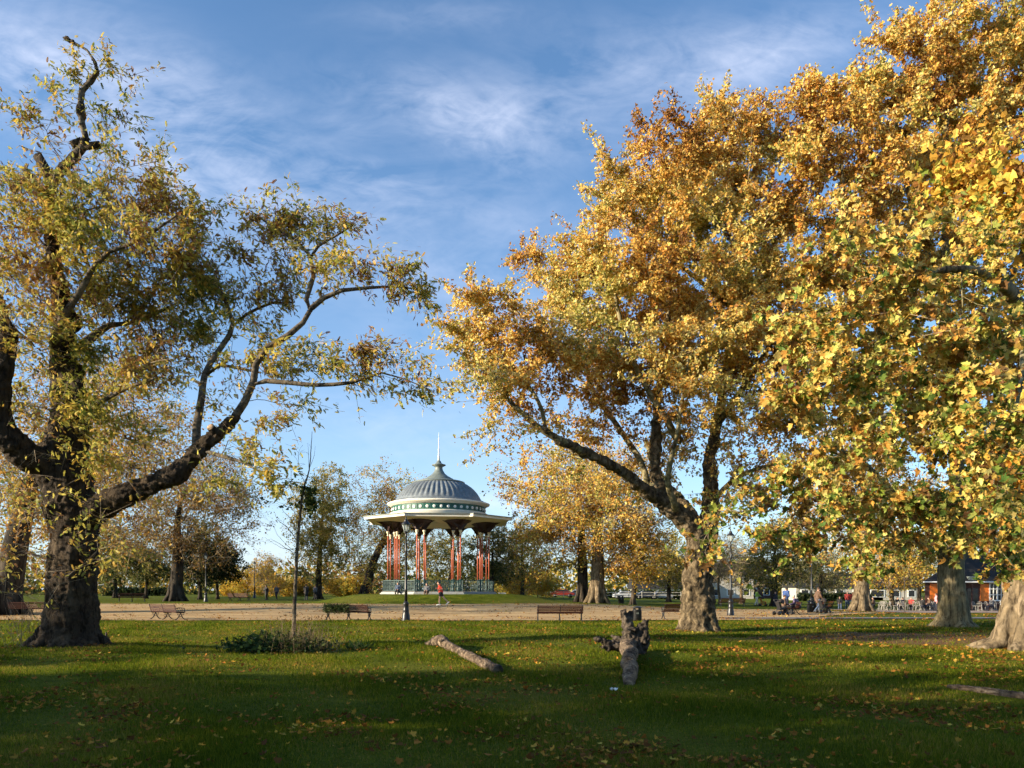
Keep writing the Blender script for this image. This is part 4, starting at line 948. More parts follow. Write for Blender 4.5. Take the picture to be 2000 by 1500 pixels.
def sapling():
    base = np.array(gp(573, 22.0)); root = empty('sapling', base, 'thin young tree with almost bare upright twigs, growing from a clump of low plants', 'young tree'); loc = tuple(-base)
    Y = 22.0; s = lambda x, y: (450+x*.28, 820+y*.28)
    sk = Skel(9000)
    def L(pts, r0, r1, y1=0, at=True):
        n = len(pts); w = []
        for i, (a, b) in enumerate(pts):
            px, py = s(a, b); t = i/(n-1); X, YY, Z = pw(px, py, Y+y1*t); w.append((X, YY, Z, r0+(r1-r0)*t))
        if not at: w[0] = (base[0], base[1], base[2]-.03, r0)
        sk.limb(w, .12, .004, at)
    L([(440, 1560), (447, 1300), (458, 1050), (470, 850), (490, 620), (520, 450), (550, 350), (562, 200), (570, 80)], .062, .006, 0, False)
    for p, r, dy in (([(470, 850), (400, 755), (330, 700), (310, 650)], .016, .5), ([(445, 930), (350, 870), (280, 830)], .016, -.4), ([(468, 800), (430, 700), (370, 640), (355, 600)], .015, -.3),
                     ([(490, 600), (430, 500), (425, 400), (415, 270)], .014, .3), ([(520, 440), (480, 350), (475, 230)], .012, -.3), ([(548, 350), (545, 250), (540, 160)], .010, .2), ([(555, 330), (585, 250), (592, 180)], .008, .2),
                     ([(480, 740), (540, 700), (590, 680)], .012, .4), ([(462, 1000), (510, 955), (560, 900)], .012, -.5), ([(455, 900), (380, 900), (300, 860), (240, 820)], .009, .6), ([(500, 600), (530, 520), (545, 440)], .012, .4),
                     ([(460, 930), (380, 860), (330, 800), (290, 720)], .010, .2), ([(480, 700), (420, 600), (380, 520), (360, 420)], .010, .1)):
        L(p, r, .003, dy)
    A = []
    for i in range(150):
        px, py = s(280+rng.random()*300, 150+rng.random()*850); A.append((*pw(px, py, Y)[:1], Y+rng.normal()*.5, pw(px, py, Y)[2]))
    sk.grow(np.array(A)[:70], .5, .2, .02, .45); sk.radii(.0035, 2.4, .02)
    sk.mesh('stem', M['bark_young'], root, loc, .02, 99); crown_begin(root)
    P = []
    for (a, b, sp, n) in ((520, 500, 25, 45), (555, 590, 25, 45), (540, 600, 30, 35), (430, 320, 8, 6), (400, 440, 14, 12), (230, 555, 8, 4), (565, 490, 12, 20), (440, 570, 30, 14), (360, 600, 20, 8)):
        for k in range(n):
            px, py = s(a+rng.normal()*sp, b+rng.normal()*sp*.8); q = pw(px, py, Y); P.append((q[0], Y+rng.normal()*.15, q[2]))
    P = np.array(P); n = len(P)
    leaves('leaf_tufts', 'far', P, unit(np.array([.6, 0, -.2])+rng.normal(size=(n, 3))*.5), rdir(n), .10+.07*rng.random(n), palette(n, [(.6, (.03, .055, .015)), (.4, (.09, .12, .03))]), root, loc=loc)
    crown_end(root, loc, 'foliage')
sapling()

def low_plants():
    # broad-leaved clump round the sapling
    base = np.array(gp(560, 20.6)); root = empty('low_shrub', base, 'low dark green leafy clump with dry grass stems, round the foot of the sapling', 'shrub'); loc = tuple(-base); crown_begin(root)
    P = []; n = 1500
    for k in range(n):
        x = rng.normal()*.42+(.35 if rng.random() < .45 else -.75); y = 20.5+rng.normal()*.45
        h = .20+.38*rng.random()*math.exp(-((x+.1)/1.4)**2); P.append((base[0]+x, y, g1(base[0]+x, y)+rng.random()**.8*h))
    P = np.array(P)
    leaves('leaf_clump', 'far', P, unit(rng.normal(size=(n, 3))*[1, 1, .6]+[0, 0, .35]), unit(rng.normal(size=(n, 3))*.6+[0, 0, 1]), .07+.09*rng.random(n), palette(n, [(.5, (.02, .045, .015)), (.3, (.05, .085, .02)), (.2, (.12, .12, .04))], P), root, loc=loc)
    a = []; b = []
    for k in range(270):
        x = base[0]+.35+rng.normal()*.55; y = 20.6+rng.normal()*.4; z = g1(x, y); h = .35+.55*rng.random()
        m = np.array([x, y, z]); e = m+np.array([rng.normal()*.16+.05, rng.normal()*.12, h]); a.append(m); b.append(e)
    edges_mesh('dry_stems', np.array(a), np.array(b), .004, .0015, col_mat('straw', (.17, .12, .06)), root, loc)
    P = np.array(b)[rng.integers(0, 270, 700)]+rng.normal(size=(700, 3))*[.05, .05, .09]
    leaves('seed_heads', 'pod', P, unit(rng.normal(size=(700, 3))+[0, 0, .8]), rdir(700), .06+.04*rng.random(700), palette(700, [(1, (.17, .11, .05))]), root, loc=loc)
    crown_end(root, loc, 'foliage')
    # little spiky plant to the left
    for (px, Y, lab) in ((478, 20.6, 'tuft of long narrow leaves at the left end of the low shrub'), (700, 21.3, 'small yellow-green seedling plant right of the low shrub')):
        bs = np.array(gp(px, Y)); rt = empty('leafy_tuft', bs, lab, 'plant')
        n = 60; P = bs+rng.normal(size=(n, 3))*[.12, .1, 0]; D = unit(rng.normal(size=(n, 3))*[1, 1, .2]+[0, 0, .55])
        leaves('leaf_blades', 'pod', P, D, rdir(n), .22+.16*rng.random(n), palette(n, [(.6, (.05, .09, .02)), (.4, (.2, .24, .05))]), rt, loc=tuple(-bs))
    # twiggy suckers at the foot of the locust
    bs = np.array(gp(52, 20.6)); rt = empty('twiggy_sucker', bs, 'thin bare suckers sprouting left of the locust trunk foot', 'twigs')
    a = []; b = []
    for k in range(26):
        p = bs+rng.normal(size=3)*[.25, .2, 0]; q = p+np.array([rng.normal()*.45-.2, rng.normal()*.2, .5+.9*rng.random()]); a += [p, (p+q)/2]; b += [q, (p+q)/2+rng.normal(size=3)*[.3, .2, .3]+[0, 0, .25]]
    edges_mesh('stems', np.array(a), np.array(b), .007, .003, M['twig'], rt, tuple(-bs))
low_plants()

# ================================================================== BANDSTAND
def bandstand():
    gzb = 1.22; base = (BX, BY, gzb)
    root = empty('bandstand', base, 'Victorian bandstand with ribbed grey dome, cream canopy and slim red columns on a mound', 'bandstand')
    Z = lambda z: z-gzb
    th0 = R(-17)
    def pt(th, r): return (r*sin(th), -r*cos(th))     # th measured from the side facing the viewer
    def octo(r, off=0.0): return [pt(th0+off+k*pi/4, r) for k in range(8)]
    mb = MB(); mb.prism(octo(5.98), -.45, Z(1.36)); mb.prism(octo(5.84), Z(1.36), Z(1.46)); mb.build('plinth', M['stone'], root, bev=.02)
    mb = MB(); mb.prism(octo(5.7), Z(1.46), Z(1.49)); mb.build('floor', M['deck'], root)
    st = MB()
    for i in range(3): a = th0+R(22.5); x, y = pt(a+pi*.5, 6.2+.3*i); st.box((x, y, Z(1.30)-.16*i), (.6, 2.0, .16), a)
    st.build('steps', M['stone'], root)
    # canopy: octagon with every other side pushed out
    def canopy(r, push):
        v = octo(r); poly = []
        for k in range(8):
            a = Vector(v[k]+(0,)); b = Vector(v[(k+1) % 8]+(0,)); m = (a+b)/2; n = m.normalized()
            if k % 2 == 1 - 0: poly += [tuple((a+n*push)[:2]), tuple((b+n*push)[:2])]
            else: poly += [tuple(a[:2]), tuple(b[:2])]
        return poly
    po = canopy(7.15, .42)
    def ring(poly, z0, inner, z1):       # flat roof ring between outline and circle
        n = len(poly); vs = [(x, y, z0) for x, y in poly]
        for x, y in poly:
            a = math.atan2(y, x); vs.append((inner*cos(a), inner*sin(a), z1))
        return vs, [(i, (i+1) % n, n+(i+1) % n, n+i) for i in range(n)]
    mb = MB(); vs, fs = ring(po, Z(8.47), 4.4, Z(8.62)); mb.add(vs, fs); n = len(po)
    mb.build('canopy_roof', M['lead'], root)
    mb = MB(); vs, fs = ring(canopy(6.95, .42), Z(8.22), 3.4, Z(7.86)); mb.add(vs, [f[::-1] for f in fs])
    mb.lathe([(3.4, Z(7.87)), (2.2, Z(8.2)), (.05, Z(8.45))], 32); mb.build('soffit', M['cream'], root, False)
    mb = MB(); a = canopy(7.15, .42); b = canopy(6.98, .42)
    def band(mb, outer, inner, z0, z1):
        n = len(outer); V = [(x, y, z0) for x, y in outer]+[(x, y, z1) for x, y in outer]+[(x, y, z0) for x, y in inner]+[(x, y, z1) for x, y in inner]
        F = []
        for i in range(n):
            j = (i+1) % n; F += [(i, j, n+j, n+i), (2*n+j, 2*n+i, 3*n+i, 3*n+j), (n+i, n+j, 3*n+j, 3*n+i), (j, i, 2*n+i, 2*n+j)]
        mb.add(V, F)
    band(mb, a, b, Z(8.21), Z(8.43)); mb.build('fascia', M['offwhite'], root)
    mb = MB(); band(mb, canopy(7.27, .42), canopy(7.05, .42), Z(8.435), Z(8.50)); mb.build('gutter', M['lead_green'], root)
    # drum
    mb = MB(); mb.lathe([(4.5, Z(8.3)), (4.62, Z(8.32)), (4.62, Z(8.98)), (4.52, Z(9.02)), (4.52, Z(9.72))], 96); mb.build('drum', M['green'], root, False)
    mb = MB(); mb.lathe([(4.64, Z(8.50)), (4.70, Z(8.52)), (4.70, Z(8.95)), (4.74, Z(9.02)), (4.60, Z(9.07)), (4.53, Z(9.08))], 96); mb.build('drum_base_band', M['offwhite'], root, True)
    mb = MB(); mb.lathe([(4.53, Z(9.66)), (4.66, Z(9.70)), (4.70, Z(9.78)), (4.95, Z(9.86)), (4.98, Z(9.98)), (4.80, Z(10.03)), (4.3, Z(10.06))], 96); mb.build('cornice', M['offwhite'], root, True)
    s0 = MB(); s0.tube([(0, 0, 0), (0, -.05, 0)], [.135, .135], 16); s0.tube([(0, -.05, 0), (0, -.09, 0)], [.09, .05], 16)
    st = s0.build('roundel', M['white'], root); NR = 44
    for k in range(NR):
        o = st if k == 0 else st.copy()
        if k: COL.objects.link(o); o.parent = root
        a = 2*pi*k/NR; x, y = pt(a, 4.525); o.location = (x, y, Z(9.36)); o.rotation_euler = (0, 0, a)
    pn = MB(); pn.box((0, 0, 0), (.03, .05, .5)); fb = pn.build('frieze_bar', M['teal'], root)
    for k in range(NR):
        o = fb if k == 0 else fb.copy()
        if k: COL.objects.link(o); o.parent = root
        a = 2*pi*(k+.5)/NR; x, y = pt(a, 4.53); o.location = (x, y, Z(9.36)); o.rotation_euler = (0, 0, a)
    # dome
    prof = [(4.55, 10.05), (4.45, 10.2), (4.20, 10.24), (4.18, 10.34), (4.06, 10.55), (3.9, 10.82), (3.7, 11.1), (3.45, 11.38), (3.16, 11.63), (2.85, 11.84), (2.6, 11.97), (2.45, 12.03)]
    nf = 48; k8 = 8
    def flute(r, z, k, j):
        if j < 4 or j > 10: return r
        u = (k % k8)/k8; amt = .19*r/4*(1 if 4 < j < 10 else .5)
        return r-amt*(1-abs(sin(pi*u)))**.7
    mb = MB(); mb.lathe([(r, Z(z)) for r, z in prof], nf*k8, fn=flute); mb.build('dome', M['lead'], root, True)
    mb = MB(); mb.lathe([(2.50, Z(12.0)), (2.56, Z(12.06)), (2.52, Z(12.13)), (2.2, Z(12.22)), (1.75, Z(12.30)), (1.42, Z(12.36)), (1.40, Z(12.48)), (1.22, Z(12.52)), (1.18, Z(12.60)), (.95, Z(12.72)), (.62, Z(12.98)), (.43, Z(13.28)), (.36, Z(13.55)),
                        (.40, Z(13.66)), (.66, Z(13.78)), (.70, Z(13.85)), (.44, Z(13.93)), (.27, Z(14.02)), (.24, Z(14.15)), (.16, Z(14.25))], 48)
    mb.build('lantern_cap', M['lead_green'], root, True)
    mb = MB(); mb.lathe([(.12, Z(14.2)), (.09, Z(14.6)), (.12, Z(14.65)), (.08, Z(14.75)), (.06, Z(15.3)), (.09, Z(15.36)), (.05, Z(15.45)), (.03, Z(16.4)), (.015, Z(16.9)), (.005, Z(17.05))], 12); mb.build('spire', M['white'], root, True)
    # column clusters: three shafts fanning into brackets
    base_c = None
    for k in range(8):
        th = th0+k*pi/4
        for (dt, dr) in ((-.085, -.36), (.085, -.36), (0, .42)):
            x, y = pt(th+dt*1.0, 4.75+dr)
            if base_c is None:
                c = MB(); c.tube([(0, 0, 1.15), (0, 0, 5.25)], [.062, .056], 14); base_c = c.build('column', M['red'], root, True)
                p = MB(); p.lathe([(.13, 0), (.15, .02), (.15, .14), (.11, .2), (.10, .55), (.115, .6), (.09, .66), (.09, 1.1), (.11, 1.13), (.08, 1.17)], 14); p.build('pedestal', M['teal'], base_c, True)
                q = MB(); q.lathe([(.07, 5.22), (.11, 5.25), (.10, 5.3), (.075, 5.34), (.085, 5.42), (.15, 5.55), (.165, 5.62), (.14, 5.66)], 14); q.build('capital', M['cream'], base_c, True)
                cc = base_c
            else: cc = copy_tree(base_c, root)
            cc.location = (x, y, Z(1.49)); cc.rotation_euler = (0, 0, th)
        b = MB(); nx, ny = pt(th, 1.0); tx, ty = -ny, nx
        for (dt, dr) in ((-.085, -.36), (.085, -.36), (0, .42)):
            x, y = pt(th+dt, 4.75+dr)
            for (ax, ay) in ((nx, ny), (-nx, -ny), (tx, ty), (-tx, -ty)):
                w = []
                for u in range(7):
                    t = u/6; rr = .06+1.25*t**2.4; w.append((x+ax*rr, y+ay*rr, Z(1.49)+5.6+1.62*t**.8*(1-.12*t)-.45*t*(abs(nx*ax+ny*ay) > .5)*0))
                b.tube(w, [.075-.006*u for u in range(7)], 6)
                b.add([(x+ax*.05, y+ay*.05, Z(1.49)+5.6), (x+ax*.05, y+ay*.05, Z(8.08)), (x+ax*1.2, y+ay*1.2, Z(8.06)), (x+ax*.7, y+ay*.7, Z(7.84)), (x+ax*.32, y+ay*.32, Z(7.4))], [(0, 1, 2, 3, 4)])
            b.tube([(x, y, Z(1.49)+5.6), (x, y, Z(8.1))], .09, 8)
        x, y = pt(th, 4.5); b.lathe([(.3, Z(7.4)), (.95, Z(7.84)), (1.25, Z(7.98)), (1.25, Z(8.06))], 16, (x, y, 0))
        b.build('bracket', M['darkred'], root)
    # railings on each side
    v = octo(5.62); h0 = Z(1.49)
    for k in range(8):
        if k == 3: continue
        a = Vector(v[k]+(0,)); c = Vector(v[(k+1) % 8]+(0,)); L = (c-a).length; d = (c-a)/L; ang = math.atan2(d.y, d.x)
        rl = MB()
        for z, t in ((1.02, .06), (.80, .03), (.12, .05), (.42, .025)):
            m = (a+c)/2; rl.box((m.x, m.y, h0+z), (L-.06, .05, t), ang)
        nb = 22
        for i in range(nb+1):
            p = a+d*(L*i/nb); rl.box((p.x, p.y, h0+.52), (.028, .028, 1.0) if i % 11 else (.09, .09, 1.1), ang)
            if i < nb:
                q = a+d*(L*(i+1)/nb); rl.tube([(p.x, p.y, h0+.14), (q.x, q.y, h0+.78)], .012, 4); rl.tube([(q.x, q.y, h0+.14), (p.x, p.y, h0+.78)], .012, 4)
        rl.build('railing_panel', M['teal'], root)
bandstand()

# ================================================================== LAMPS, BENCHES, BINS
def make_lamp(label, group):
    r = empty('street_lamp', (0, 0, 0), label, 'street lamp', group)
    b = MB(); b.lathe([(.24, 0), (.24, .06), (.21, .10), (.20, .28), (.165, .42), (.15, .52), (.17, .56), (.15, .60), (.135, .82), (.16, .87), (.16, .92), (.10, .98), (.085, 1.05)], 20); b.build('base', M['iron'], r, True)
    p = MB(); p.lathe([(.085, 1.0), (.075, 1.6), (.085, 1.64), (.07, 1.68), (.055, 3.6), (.07, 3.64), (.05, 3.7), (.045, 4.35), (.075, 4.42), (.04, 4.5), (.05, 4.62)], 14); p.tube([(-.28, 0, 4.05), (.28, 0, 4.05)], .017, 6); p.build('post', M['iron'], r, True)
    l = MB(); f = MB()
    for k in range(6):
        a = 2*pi*k/6; c = 2*pi*(k+1)/6
        f.tube([(.10*cos(a), .10*sin(a), 4.62), (.215*cos(a), .215*sin(a), 5.03)], .012, 5)
        l.add([(.097*cos(a), .097*sin(a), 4.64), (.097*cos(c), .097*sin(c), 4.64), (.21*cos(c), .21*sin(c), 5.02), (.21*cos(a), .21*sin(a), 5.02)], [(0, 1, 2, 3)])
    f.lathe([(.11, 4.60), (.12, 4.62), (.10, 4.66)], 12); f.lathe([(.235, 5.02), (.25, 5.04), (.22, 5.07), (.12, 5.16), (.09, 5.24), (.10, 5.27), (.04, 5.30), (.02, 5.36), (.035, 5.39), (.005, 5.48)], 12)
    f.tube([(0, 0, 4.62), (0, 0, 4.8)], .02, 6)
    fr = f.build('lantern_frame', M['iron'], r, True); l.build('lantern_glass', M['glass'], fr)
    return r
LG = 'black cast-iron lamp posts along the path'
lamp0 = make_lamp('nearest black cast-iron lamp post, in front of the bandstand', LG); lamp0.location = gp(793, 40.0)
for px, Y, s, lab in ((1427, 48, 1.0, 'black lamp post just right of the big burred plane trunk'), (497, 112, 1.0, 'small distant black lamp post above the far-left yellow bushes'),
                      (402, 77, .92, 'dark lamp post standing among the evergreen trunks at the far path edge'), (1585, 62, 1.0, 'slender lamp post rising behind the litter bin beside the walkers')):
    c = copy_tree(lamp0); c.location = gp(px, Y); c.scale = (s,)*3; c['label'] = lab; c.rotation_euler = (0, 0, px)

def make_bench(label, group):
    r = empty('park_bench', (0, 0, 0), label, 'bench', group); L = 2.42
    # local: length along x, sitter faces +y, back towards -y
    for i in range(5):
        t = i/4; s = MB(); s.box((0, -.27-.10*t, .50+.32*t), (L, .022, .062), 0, R(-16)); s.build('back_slat', M['bench_wood'], r, bev=.006)
    for i in range(5):
        s = MB(); s.box((0, -.18+.105*i, .435-.012*(i == 0)+.008*abs(i-2)), (L, .085, .026)); s.build('seat_slat', M['bench_wood'], r, bev=.006)
    def side(x, arm):
        e = MB()
        e.tube([(x, .24, .41), (x, -.24, .41)], .02, 6)
        e.tube([(x, -.24, .40), (x, -.27, .55), (x, -.36, .80), (x, -.40, .87)], .021, 6)
        e.tube([(x, .0, .40), (x, .06, .27), (x, .14, .13), (x, .27, .03), (x, .31, .06)], .026, 7)
        e.tube([(x, .0, .40), (x, -.07, .27), (x, -.16, .13), (x, -.30, .03), (x, -.34, .06)], .026, 7)
        e.tube([(x, -.13, .17), (x, 0, .22), (x, .12, .17)], .018, 6)
        e.tube([(x, .14, .38), (x, .20, .33), (x, .15, .28), (x, .10, .33)], .015, 6); e.tube([(x, -.14, .38), (x, -.20, .33), (x, -.15, .28), (x, -.10, .33)], .015, 6)
        if arm:
            e.tube([(x, -.31, .64), (x, -.10, .68), (x, .18, .66), (x, .27, .60), (x, .24, .54), (x, .20, .57)], .024, 7)
            e.tube([(x, .22, .56), (x, .24, .48), (x, .20, .41)], .02, 6)
            for q in (-.18, -.06, .06): e.tube([(x, q, .42), (x, q+.05, .53), (x, q-.01, .66)], .013, 5)
        e.build('cast_iron_support', M['iron'], r, True)
    side(-L/2+.06, 1); side(0, 0); side(L/2-.06, 1)
    return r
BGp = 'slatted park benches round the path'
bench0 = make_bench('long slatted bench seen from behind, just left of the stump and litter bin', BGp)
bench0.location = gp(1093, 40.4); bench0.rotation_euler = (0, 0, R(3))
for px, Y, rz, lab in ((681, 41.0, R(-9), 'slatted bench left of the nearest lamp post, its left half hidden by green foliage'),
                       (328, 42.2, R(-33), 'slatted bench turned away at an angle, leftmost bench in the clear'),
                       (258, 76, R(15), 'dark bench in shade at the far path edge, behind the leftmost bench'),
                       (468, 78, R(-20), 'dark bench at the far path edge beside the four walkers'),
                       (62, 47, R(6), 'bench half hidden behind the locust trunk, left of it'),
                       (1334, 43.0, R(8), 'bench mostly hidden behind the big burred plane trunk'),
                       (1430, 74, R(5), 'dark far bench behind the foot of the right-hand lamp post'),
                       (1545, 51, R(84), 'bench with people sitting on it at the right end of the sandy path'),
                       (1603, 55, R(95), 'bench seen end on, just right of the second litter bin')):
    c = copy_tree(bench0); c.location = gp(px, Y); c.rotation_euler = (0, 0, rz); c['label'] = lab

def foliage_on_bench():
    b = np.array(gp(657, 40.6)); r = empty('evergreen_sprays', (b[0], b[1], b[2]+.45), 'bunch of evergreen sprays tied over the left half of a bench back', 'foliage', )
    n = 1500; P = np.stack([rng.uniform(-.62, .62, n), -.0+rng.normal(size=n)*.05-.12, rng.uniform(0, .42, n)], 1)
    leaves('leaf_sprays', 'pod', P, unit(rng.normal(size=(n, 3))*[1.2, .3, .6]+[.5, 0, .1]), unit(rng.normal(size=(n, 3))+[0, -1, 0]), .11+.08*rng.random(n), palette(n, [(.5, (.025, .05, .015)), (.4, (.07, .10, .025)), (.1, (.2, .2, .06))]), r)
    A = P[:160]; edges_mesh('stems', A, A+rng.normal(size=(160, 3))*[.25, .03, .08], .008, .004, M['twig_dark'], r, None)
foliage_on_bench()

def make_bin(label, group):
    r = empty('litter_bin', (0, 0, 0), label, 'litter bin', group)
    b = MB(); b.lathe([(.27, 0), (.27, .03), (.285, .04), (.29, .72), (.30, .74), (.30, .78)], 24); b.build('body', M['iron'], r, True)
    s = MB()
    for k in range(24): a = 2*pi*k/24; s.box((.293*cos(a), .293*sin(a), .38), (.02, .03, .62), a)
    s.build('ribs', M['iron'], r)
    p = MB()
    for k in range(4): a = 2*pi*k/4+.4; p.box((.25*cos(a), .25*sin(a), .84), (.03, .10, .14), a)
    p.build('opening_posts', M['iron'], r)
    t = MB(); t.lathe([(.30, .90), (.315, .92), (.30, .96), (.20, 1.01), (.02, 1.03)], 24); t.build('lid', M['iron'], r, True)
    k = MB(); k.box((0, -.296, .55), (.12, .012, .12)); k.build('plate', M['lead_green'], r)
    return r
bin0 = make_bin('black litter bin behind the upturned root stump', 'black round litter bins'); bin0.location = gp(1244, 40.3); bin0.scale = (.82, .82, .76)
for px, Y, lab in ((1585, 55, 'black litter bin on the right beside the people on the bench'), (1213, 82, 'small distant black bin near the forked plane pair')):
    c = copy_tree(bin0); c.location = gp(px, Y); c['label'] = lab; c.scale = (1, 1, .85)

# ================================================================== LOGS AND STUMP
def logs():
    def gpt(px, py):   # ground point seen at this pixel on the near lawn
        Y = 1.65*FP/(py-HZ); return np.array(gp(px, Y))
    a = gpt(845, 1262); b = gpt(983, 1313); d = b-a
    r = empty('fallen_log', (a+b)/2, 'weathered fallen log lying on the grass left of the root stump', 'log'); loc = tuple(-(a+b)/2)
    m = MB(); pts = []; rad = []
    for i in range(22):
        t = i/21; p = a+d*t; pts.append((p[0]+.10*sin(t*5)+.03*sin(t*19), p[1], p[2]+.08+.13*math.exp(-((t-.14)/.12)**2)+.02*sin(t*23))); rad.append(.112-.012*t+.05*math.exp(-((t-.12)/.09)**2)+.008*sin(t*31))
    m.tube(pts, rad, 16); m.tube([tuple(a+np.array([-.25, .5, .0])), pts[1], pts[3]], [.06, .12, .11], 10)
    m.tube([tuple(np.array(pts[4])), tuple(np.array(pts[4])+[-.12, -.2, .10])], [.09, .05], 8)
    o = m.build('bark', M['log'], r, True, loc); remesh(o, .022, [('CLOUDS', .12, .05), ('CLOUDS', .35, .06)])
    e = MB(); q = Vector(pts[-1]); dd = (Vector(pts[-1])-Vector(pts[-2])).normalized(); e.tube([q-dd*.02, q+dd*.022], [.105, .095], 16); e.build('sawn_end', M['root'], r, True, loc)
    # root stump with its log lying towards the viewer
    A = gpt(1236, 1276); B = gpt(1222, 1336); r = empty('root_stump', A, 'upturned jagged root stump with its short broken trunk pointing to the viewer', 'stump'); loc = tuple(-A)
    m = MB(); D = B-A; L = [(0, .2, .22), (.15, .17, .19), (.28, .15, .155), (.36, .17, .175), (.5, .14, .15), (.60, .13, .155), (.63, .13, .13)]
    m.tube([tuple(A+D*t+np.array([.03*sin(t*9)-.14*(t < .2), 0, h])) for t, h, q in L], [q for t, h, q in L], 14)
    m2 = [(.62, .10, .13), (.72, .10, .15), (.86, .07, .14), (1.0, .0, .09)]
    m.tube([tuple(A+D*t+np.array([.05, 0, h])) for t, h, q in m2], [q for t, h, q in m2], 14)
    o = m.build('broken_trunk', M['log'], r, True, loc); remesh(o, .024, [('CLOUDS', .3, .07), ('CLOUDS', .05, .02)])
    m = MB(); s = 20.0/FP
    def P(px, py, dy=0): return (A[0]+(px-1236)*s, A[1]+dy, A[2]+(1276-py)*s)
    m.tube([P(1236, 1280), P(1234, 1250, .05), P(1228, 1225, .05), P(1221, 1205), P(1218, 1190)], [.24, .27, .15, .10, .06], 12)
    m.tube([P(1225, 1215), P(1233, 1200, .1), P(1236, 1193, .15)], [.1, .08, .04], 8)
    m.tube([P(1240, 1262), P(1250, 1240, .05), P(1256, 1222), P(1262, 1214, -.05), P(1267, 1208, -.08)], [.26, .2, .13, .06, .02], 10)
    
    m.tube([P(1250, 1262), P(1258, 1248, -.1), P(1261, 1232, -.15)], [.17, .13, .05], 8)
    m.tube([P(1250, 1272), P(1262, 1258, .1), P(1264, 1244, .2)], [.15, .1, .04], 8)
    m.tube([P(1238, 1262), P(1212, 1263, -.1), P(1190, 1257, -.15), P(1170, 1248, -.2), P(1157, 1244, -.2)], [.18, .13, .11, .07, .03], 9)
    m.tube([P(1200, 1262, -.1), P(1183, 1264, -.25), P(1168, 1260, -.35)], [.1, .06, .02], 7)
    m.tube([P(1190, 1258), P(1178, 1250, .1), P(1163, 1252, .15)], [.07, .05, .02], 7)
    m.tube([P(1222, 1258), P(1205, 1248, .2), P(1196, 1241, .3)], [.12, .07, .02], 7)
    m.tube([P(1245, 1272, -.1), P(1256, 1280, -.2), P(1262, 1284, -.25)], [.15, .1, .05], 7)
    for k in range(40):
        a_ = rng.random()*2*pi; p = np.array(P(1236+22*cos(a_)*rng.random(), 1250+22*sin(a_), rng.normal()*.12)); d_ = rdir(1)[0]*.14
        m.tube([tuple(p), tuple(p+d_)], [.06, .02], 6)
    o = m.build('root_plate', M['root'], r, True, loc); remesh(o, .022, [('CLOUDS', .07, .10), ('VORONOI', .13, .08)])
    # log half sunk in the grass at the right edge
    a = gpt(1850, 1347); b = gpt(2060, 1374); r = empty('sunken_log', (a+b)/2, 'thin brown log half sunk in the grass at the lower right edge', 'log'); loc = tuple(-(a+b)/2)
    m = MB(); pts = [tuple(a+(b-a)*t+np.array([0, .04*sin(t*7), .03])) for t in np.linspace(0, 1, 12)]
    m.tube(pts, [.03]+[.055]*3+[.068]*8, 12); o = m.build('bark', M['log'], r, True, loc); remesh(o, .014, [('CLOUDS', .1, .03)])
    # litter and a peg
    p = gpt(1199, 1349); r = empty('paper_scrap', p+[0, 0, .035], 'crumpled white paper scrap on the grass below the stump log', 'litter')
    bm = bmesh.new(); bmesh.ops.create_grid(bm, x_segments=8, y_segments=8, size=.06)
    for v in bm.verts: v.co.z = .022*sin(v.co.x*70)*cos(v.co.y*55)+.012*random.random(); v.co.y *= .6
    me = bpy.data.meshes.new('paper_sheet'); bm.to_mesh(me); bm.free(); me.materials.append(M['paper']); o = bpy.data.objects.new('paper_sheet', me); link(o, r); o.modifiers.new('thick', 'SOLIDIFY').thickness = .004
    p = gpt(207, 1254); r = empty('wooden_peg', p, 'short dark wooden peg in the grass right of the locust trunk', 'peg')
    m = MB(); m.tube([(0, 0, -.05), (.01, 0, .2), (.0, .01, .28)], [.028, .03, .02], 9); m.build('stake', M['twig_dark'], r, True)
logs()

